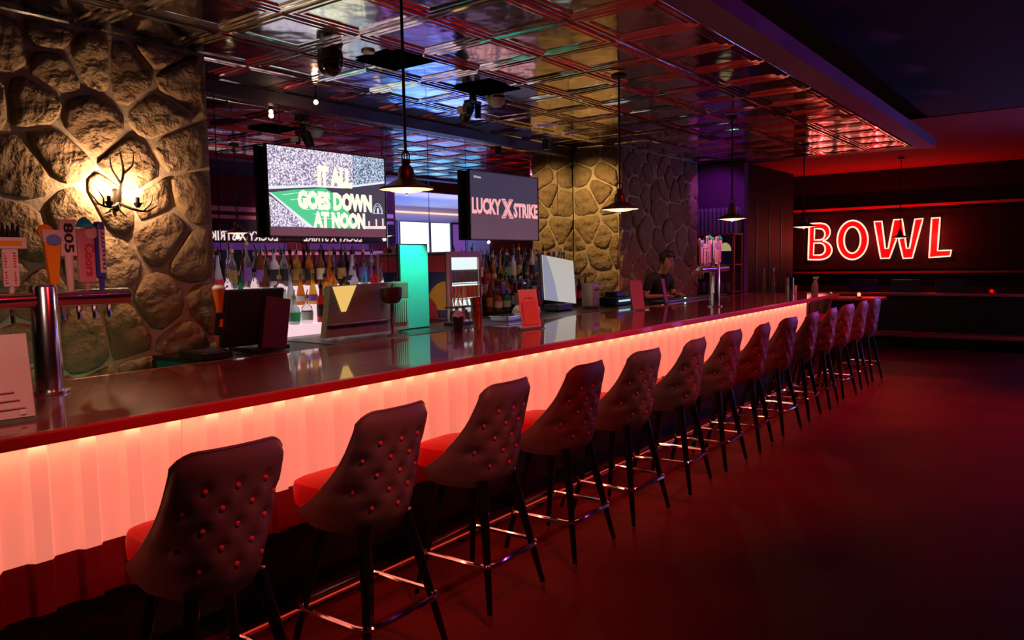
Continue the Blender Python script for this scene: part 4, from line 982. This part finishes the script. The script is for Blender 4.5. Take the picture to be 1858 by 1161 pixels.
# ------------------------------------------------------------------ ceiling fixtures
t = thing('dome_camera', 'black dome camera hanging from the tin ceiling', 'camera', (-4.3, 3.68, 3.13))
ob('mount', MB().lathe([(0, 0), (.085, 0), (.092, -.05), (.088, -.07), (0, -.07)], 20), m_blackp, t, True); ob('dome', MB().ball((0, 0, -.085), .088, (1, 1, 1.1), 20, 12), mat('smoked_dome', (.01, .008, .01), .06, coat=1), t, True)
t = thing('ceiling_disc', 'small round white disc flush on the ceiling next to the dome camera', 'ceiling fitting', (-4.13, 3.88, 3.137))
ob('plate', MB().lathe([(0, 0), (.05, 0), (.045, -.012), (0, -.012)], 20), m_white, t, True)
for k, (xq, yq, lab) in enumerate(((-4.13, 4.16, 'square black ceiling vent between the dome camera and nearest lamp cord'), (-4.22, 5.33, 'square black ceiling vent above the stage light'))):
    t = thing('ceiling_vent', lab, 'vent', (xq, yq, 3.128)); ob('grille', MB().box((0, 0, 0), (.44, .40, .012), bev=.003), m_void, t)
    for q in range(6): ob('louvre', MB().box((0, -.14+.055*q, -.009), (.40, .02, .004)), m_void, t)
t = thing('emergency_light', 'white domed emergency light on the ceiling behind the stage light', 'light', (-4.42, 5.72, 3.13))
ob('base', MB().lathe([(0, 0), (.085, 0), (.085, -.02), (0, -.02)], 20), m_white, t, True); ob('dome', MB().lathe([(.08, -.02), (.07, -.05), (.04, -.075), (0, -.08)], 20), m_white, t, True)
t = thing('stage_light', 'black moving-head stage light with pale side boxes under the ceiling', 'stage light', (-4.50, 5.48, 3.13))
ob('clamp', MB().cone((0, 0, 0), (0, 0, -.06), .03, .04, 12), m_blackp, t); ob('yoke', MB().box((0, -.07, -.12), (.06, .02, .14), bev=.004).box((0, .07, -.12), (.06, .02, .14), bev=.004).box((0, 0, -.06), (.08, .16, .03), bev=.006), m_blackp, t)
ob('head', MB().lathe([(0, -.09), (.05, -.085), (.055, .06), (.03, .09), (0, .09)], 16, (0, 0, -.15), Matrix.Rotation(.5, 4, 'Y')), m_blackp, t, True); ob('side_box', MB().box((-.02, -.13, -.14), (.07, .06, .06), bev=.008), mat('cream_box', (.6, .52, .42), .5), t)
t = thing('bare_bulb_lamp', 'small bare warm bulb on a short stem under the ceiling by the mirror', 'lamp', (-5.38, 4.43, 3.13))
ob('stem', MB().cone((0, 0, 0), (0, 0, -.06), .012, .012, 8), m_iron, t); ob('socket', MB().lathe([(0, -.05), (.016, -.05), (.016, -.075), (0, -.075)], 10), m_iron, t); ob('bulb', MB().ball((0, 0, -.095), .02), m_bulb, t, True)
light('bare_bulb_light', 'POINT', (-5.38, 4.43, 3.0), 1.2, (1, .6, .3), size=.02)
t = thing('track_spotlight', 'small black spotlight aimed at the far stone pier from the mirror top', 'spotlight', (-5.33, 7.86, 3.13))
ob('stem', MB().cone((0, 0, 0), (0, 0, -.05), .012, .012, 8), m_blackp, t); ob('can', MB().lathe([(0, -.06), (.04, -.06), (.045, .05), (.04, .05), (.03, .0), (0, .0)], 14, (0, 0, -.09), Matrix.Translation((0, 0, -.0)), caps=False), m_blackp, t, True)
# ------------------------------------------------------------------ the bartender
m_skin = mat('skin', (.52, .28, .20), .5); m_shirt = mat('black_shirt', (.012, .012, .014), .75); m_trous = mat('dark_trousers', (.02, .02, .025), .8); m_hair = mat('dark_brown_hair', (.022, .012, .010), .5)
def skin(verts, edges, root=0, sub=2):
    me = bpy.data.meshes.new('s'); me.from_pydata([v[:3] for v in verts], edges, []); o = bpy.data.objects.new('s', me); COL.objects.link(o)
    md = o.modifiers.new('k', 'SKIN'); md.use_smooth_shade = True
    for v, q in zip(me.skin_vertices[0].data, verts):
        r = q[3]; v.radius = r if isinstance(r, tuple) else (r, r)
    me.skin_vertices[0].data[root].use_root = True
    o.modifiers.new('u', 'SUBSURF').levels = sub
    dg = bpy.context.evaluated_depsgraph_get(); m2 = bpy.data.meshes.new_from_object(o.evaluated_get(dg)); bpy.data.objects.remove(o)
    return m2
per = thing('person', 'bartender in a black shirt leaning over the bar, looking down', 'person', (-4.66, 9.30, 0), math.radians(-16))
V = [(0, 0, .93, (.13, .15)), (.02, 0, 1.06, (.115, .14)), (.07, 0, 1.20, (.115, .15)), (.13, 0, 1.33, (.105, .155)), (.175, 0, 1.42, (.06, .075)), (.215, .0, 1.475, (.050, .050)),
     (.255, 0, 1.53, (.070, .066)), (.285, 0, 1.60, (.098, .080)), (.280, 0, 1.665, (.090, .078)), (.268, 0, 1.70, (.05, .05))]
E_ = [(k, k+1) for k in range(9)]
def add(par, pts):
    for p in pts: V.append(p); E_.append((par, len(V)-1)); par = len(V)-1
    return par
for s_, (el, wr, hd) in ((-1, ((.14, -.25, 1.14), (.30, -.14, 1.155), (.36, -.09, 1.155))), (1, ((.17, .25, 1.15), (.36, .15, 1.165), (.42, .11, 1.165)))):
    k = add(3, [(.14, s_*.13, 1.385, .062), (.145, s_*.19, 1.36, .056), (.14, s_*.225, 1.26, .047), (*el, .041), ((el[0]+wr[0])/2, (el[1]+wr[1])/2, (el[2]+wr[2])/2, .038), (*wr, .026), (*hd, (.034, .02))])
    h = Vector(hd); dirn = (h-Vector(wr)).normalized(); sd = Vector((-dirn.y, dirn.x, 0))
    for q, ln_ in ((-.026, .060), (-.009, .072), (.009, .068), (.025, .054)):
        a = h+dirn*.032+sd*q; add(k, [(*a, .0095), (*(a+dirn*ln_*.5+Vector((0, 0, .006))), .0088), (*(a+dirn*ln_*.85-Vector((0, 0, .012))), .0078)])
    a = h-sd*.028*s_*-1*-1 if False else h+sd*(-s_)*.030; add(k, [(*a, .010), (*(a+dirn*.034+sd*(-s_)*.012), .009), (*(a+dirn*.055), .008)])
for s_ in (-1, 1):
    add(0, [(.0, s_*.09, .86, .088), (.02, s_*.10, .50, .062), (-.01, s_*.10, .12, .042), (-.01, s_*.10, .055, .04), (.09, s_*.11, .035, (.035, .042)), (.15, s_*.115, .03, .03)])
bm_me = skin(V, E_)
body = ob('body', bm_me, m_skin, per)
def garment(name, test, off, m):
    b = bmesh.new(); b.from_mesh(bm_me); b.normal_update()
    bmesh.ops.delete(b, geom=[f for f in b.faces if not test(f.calc_center_median())], context='FACES')
    for v in b.verts: v.co += v.normal*off
    g = MB(); g.bm.free(); g.bm = b; o = ob(name, g, m, per, True); sl = o.modifiers.new('t', 'SOLIDIFY'); sl.thickness = .004; return o
shirt = garment('shirt', lambda c: (.90 < c.z < 1.445 and abs(c.y) < .19 and c.x < .26-.2*max(0, c.z-1.38)) or (c.z > 1.24 and abs(c.y) >= .17 and c.z < 1.46), .010, m_shirt)
garment('trousers', lambda c: .08 < c.z <= .94 and abs(c.y) < .22, .010, m_trous)
garment('shoes', lambda c: c.z <= .10, .008, m_blackp)
text('chest_mark', 'X', .045, Matrix.Translation((.225, -.055, 1.30)) @ Matrix.Rotation(math.radians(-14), 4, 'Z') @ frame_px((0, 0, 0)), m_white, shirt, .05, .06)
hd = Matrix.Translation((.285, 0, 1.605)) @ Matrix.Rotation(math.radians(24), 4, 'Y')
b = MB(); bmesh.ops.create_uvsphere(b.bm, u_segments=24, v_segments=16, radius=.112)
bmesh.ops.delete(b.bm, geom=[v for v in b.bm.verts if v.co.x > .035 and v.co.z < .052 or v.co.z < -.075], context='VERTS')
for v in b.bm.verts: v.co = Vector((v.co.x*1.06-.006, v.co.y*.88, v.co.z*1.05+.028))*(1+.02*noise.noise(v.co*40))
b.xf(hd); hr = ob('hair', b, m_hair, per, True); hr.modifiers.new('t', 'SOLIDIFY').thickness = .012
ob('hair_knot', MB().ball((-.125, 0, .03), .042, (.9, 1, .9)).xf(hd), m_hair, hr, True)
b = MB().prism([(-.012, -.02), (.012, -.02), (.005, .025), (-.005, .025)], 0, .022, frame_px((.090, 0, -.005)))
ob('nose', b.xf(hd), m_skin, per)
ob('mouth', MB().ball((.092, 0, -.045), .017, (.4, 1, .3)).xf(hd), mat('lips', (.38, .10, .09), .5), per, True)
for s_ in (-1, 1):
    ob('eye', MB().ball((.090, s_*.032, .022), .010, (.5, 1.2, .6)).xf(hd), m_blackink, per, True); ob('eyebrow', MB().box((.094, s_*.032, .042), (.008, .034, .006)).xf(hd), m_hair, per)
    ob('ear', MB().ball((.0, s_*.085, .0), .026, (.6, .35, 1.1)).xf(hd), m_skin, per, True)
light('bartender_light', 'SPOT', (-3.4, 8.6, 2.9), 26, (1, .45, .35), (-4.35, 9.25, 1.4), .04, spot=35, blend=.8)
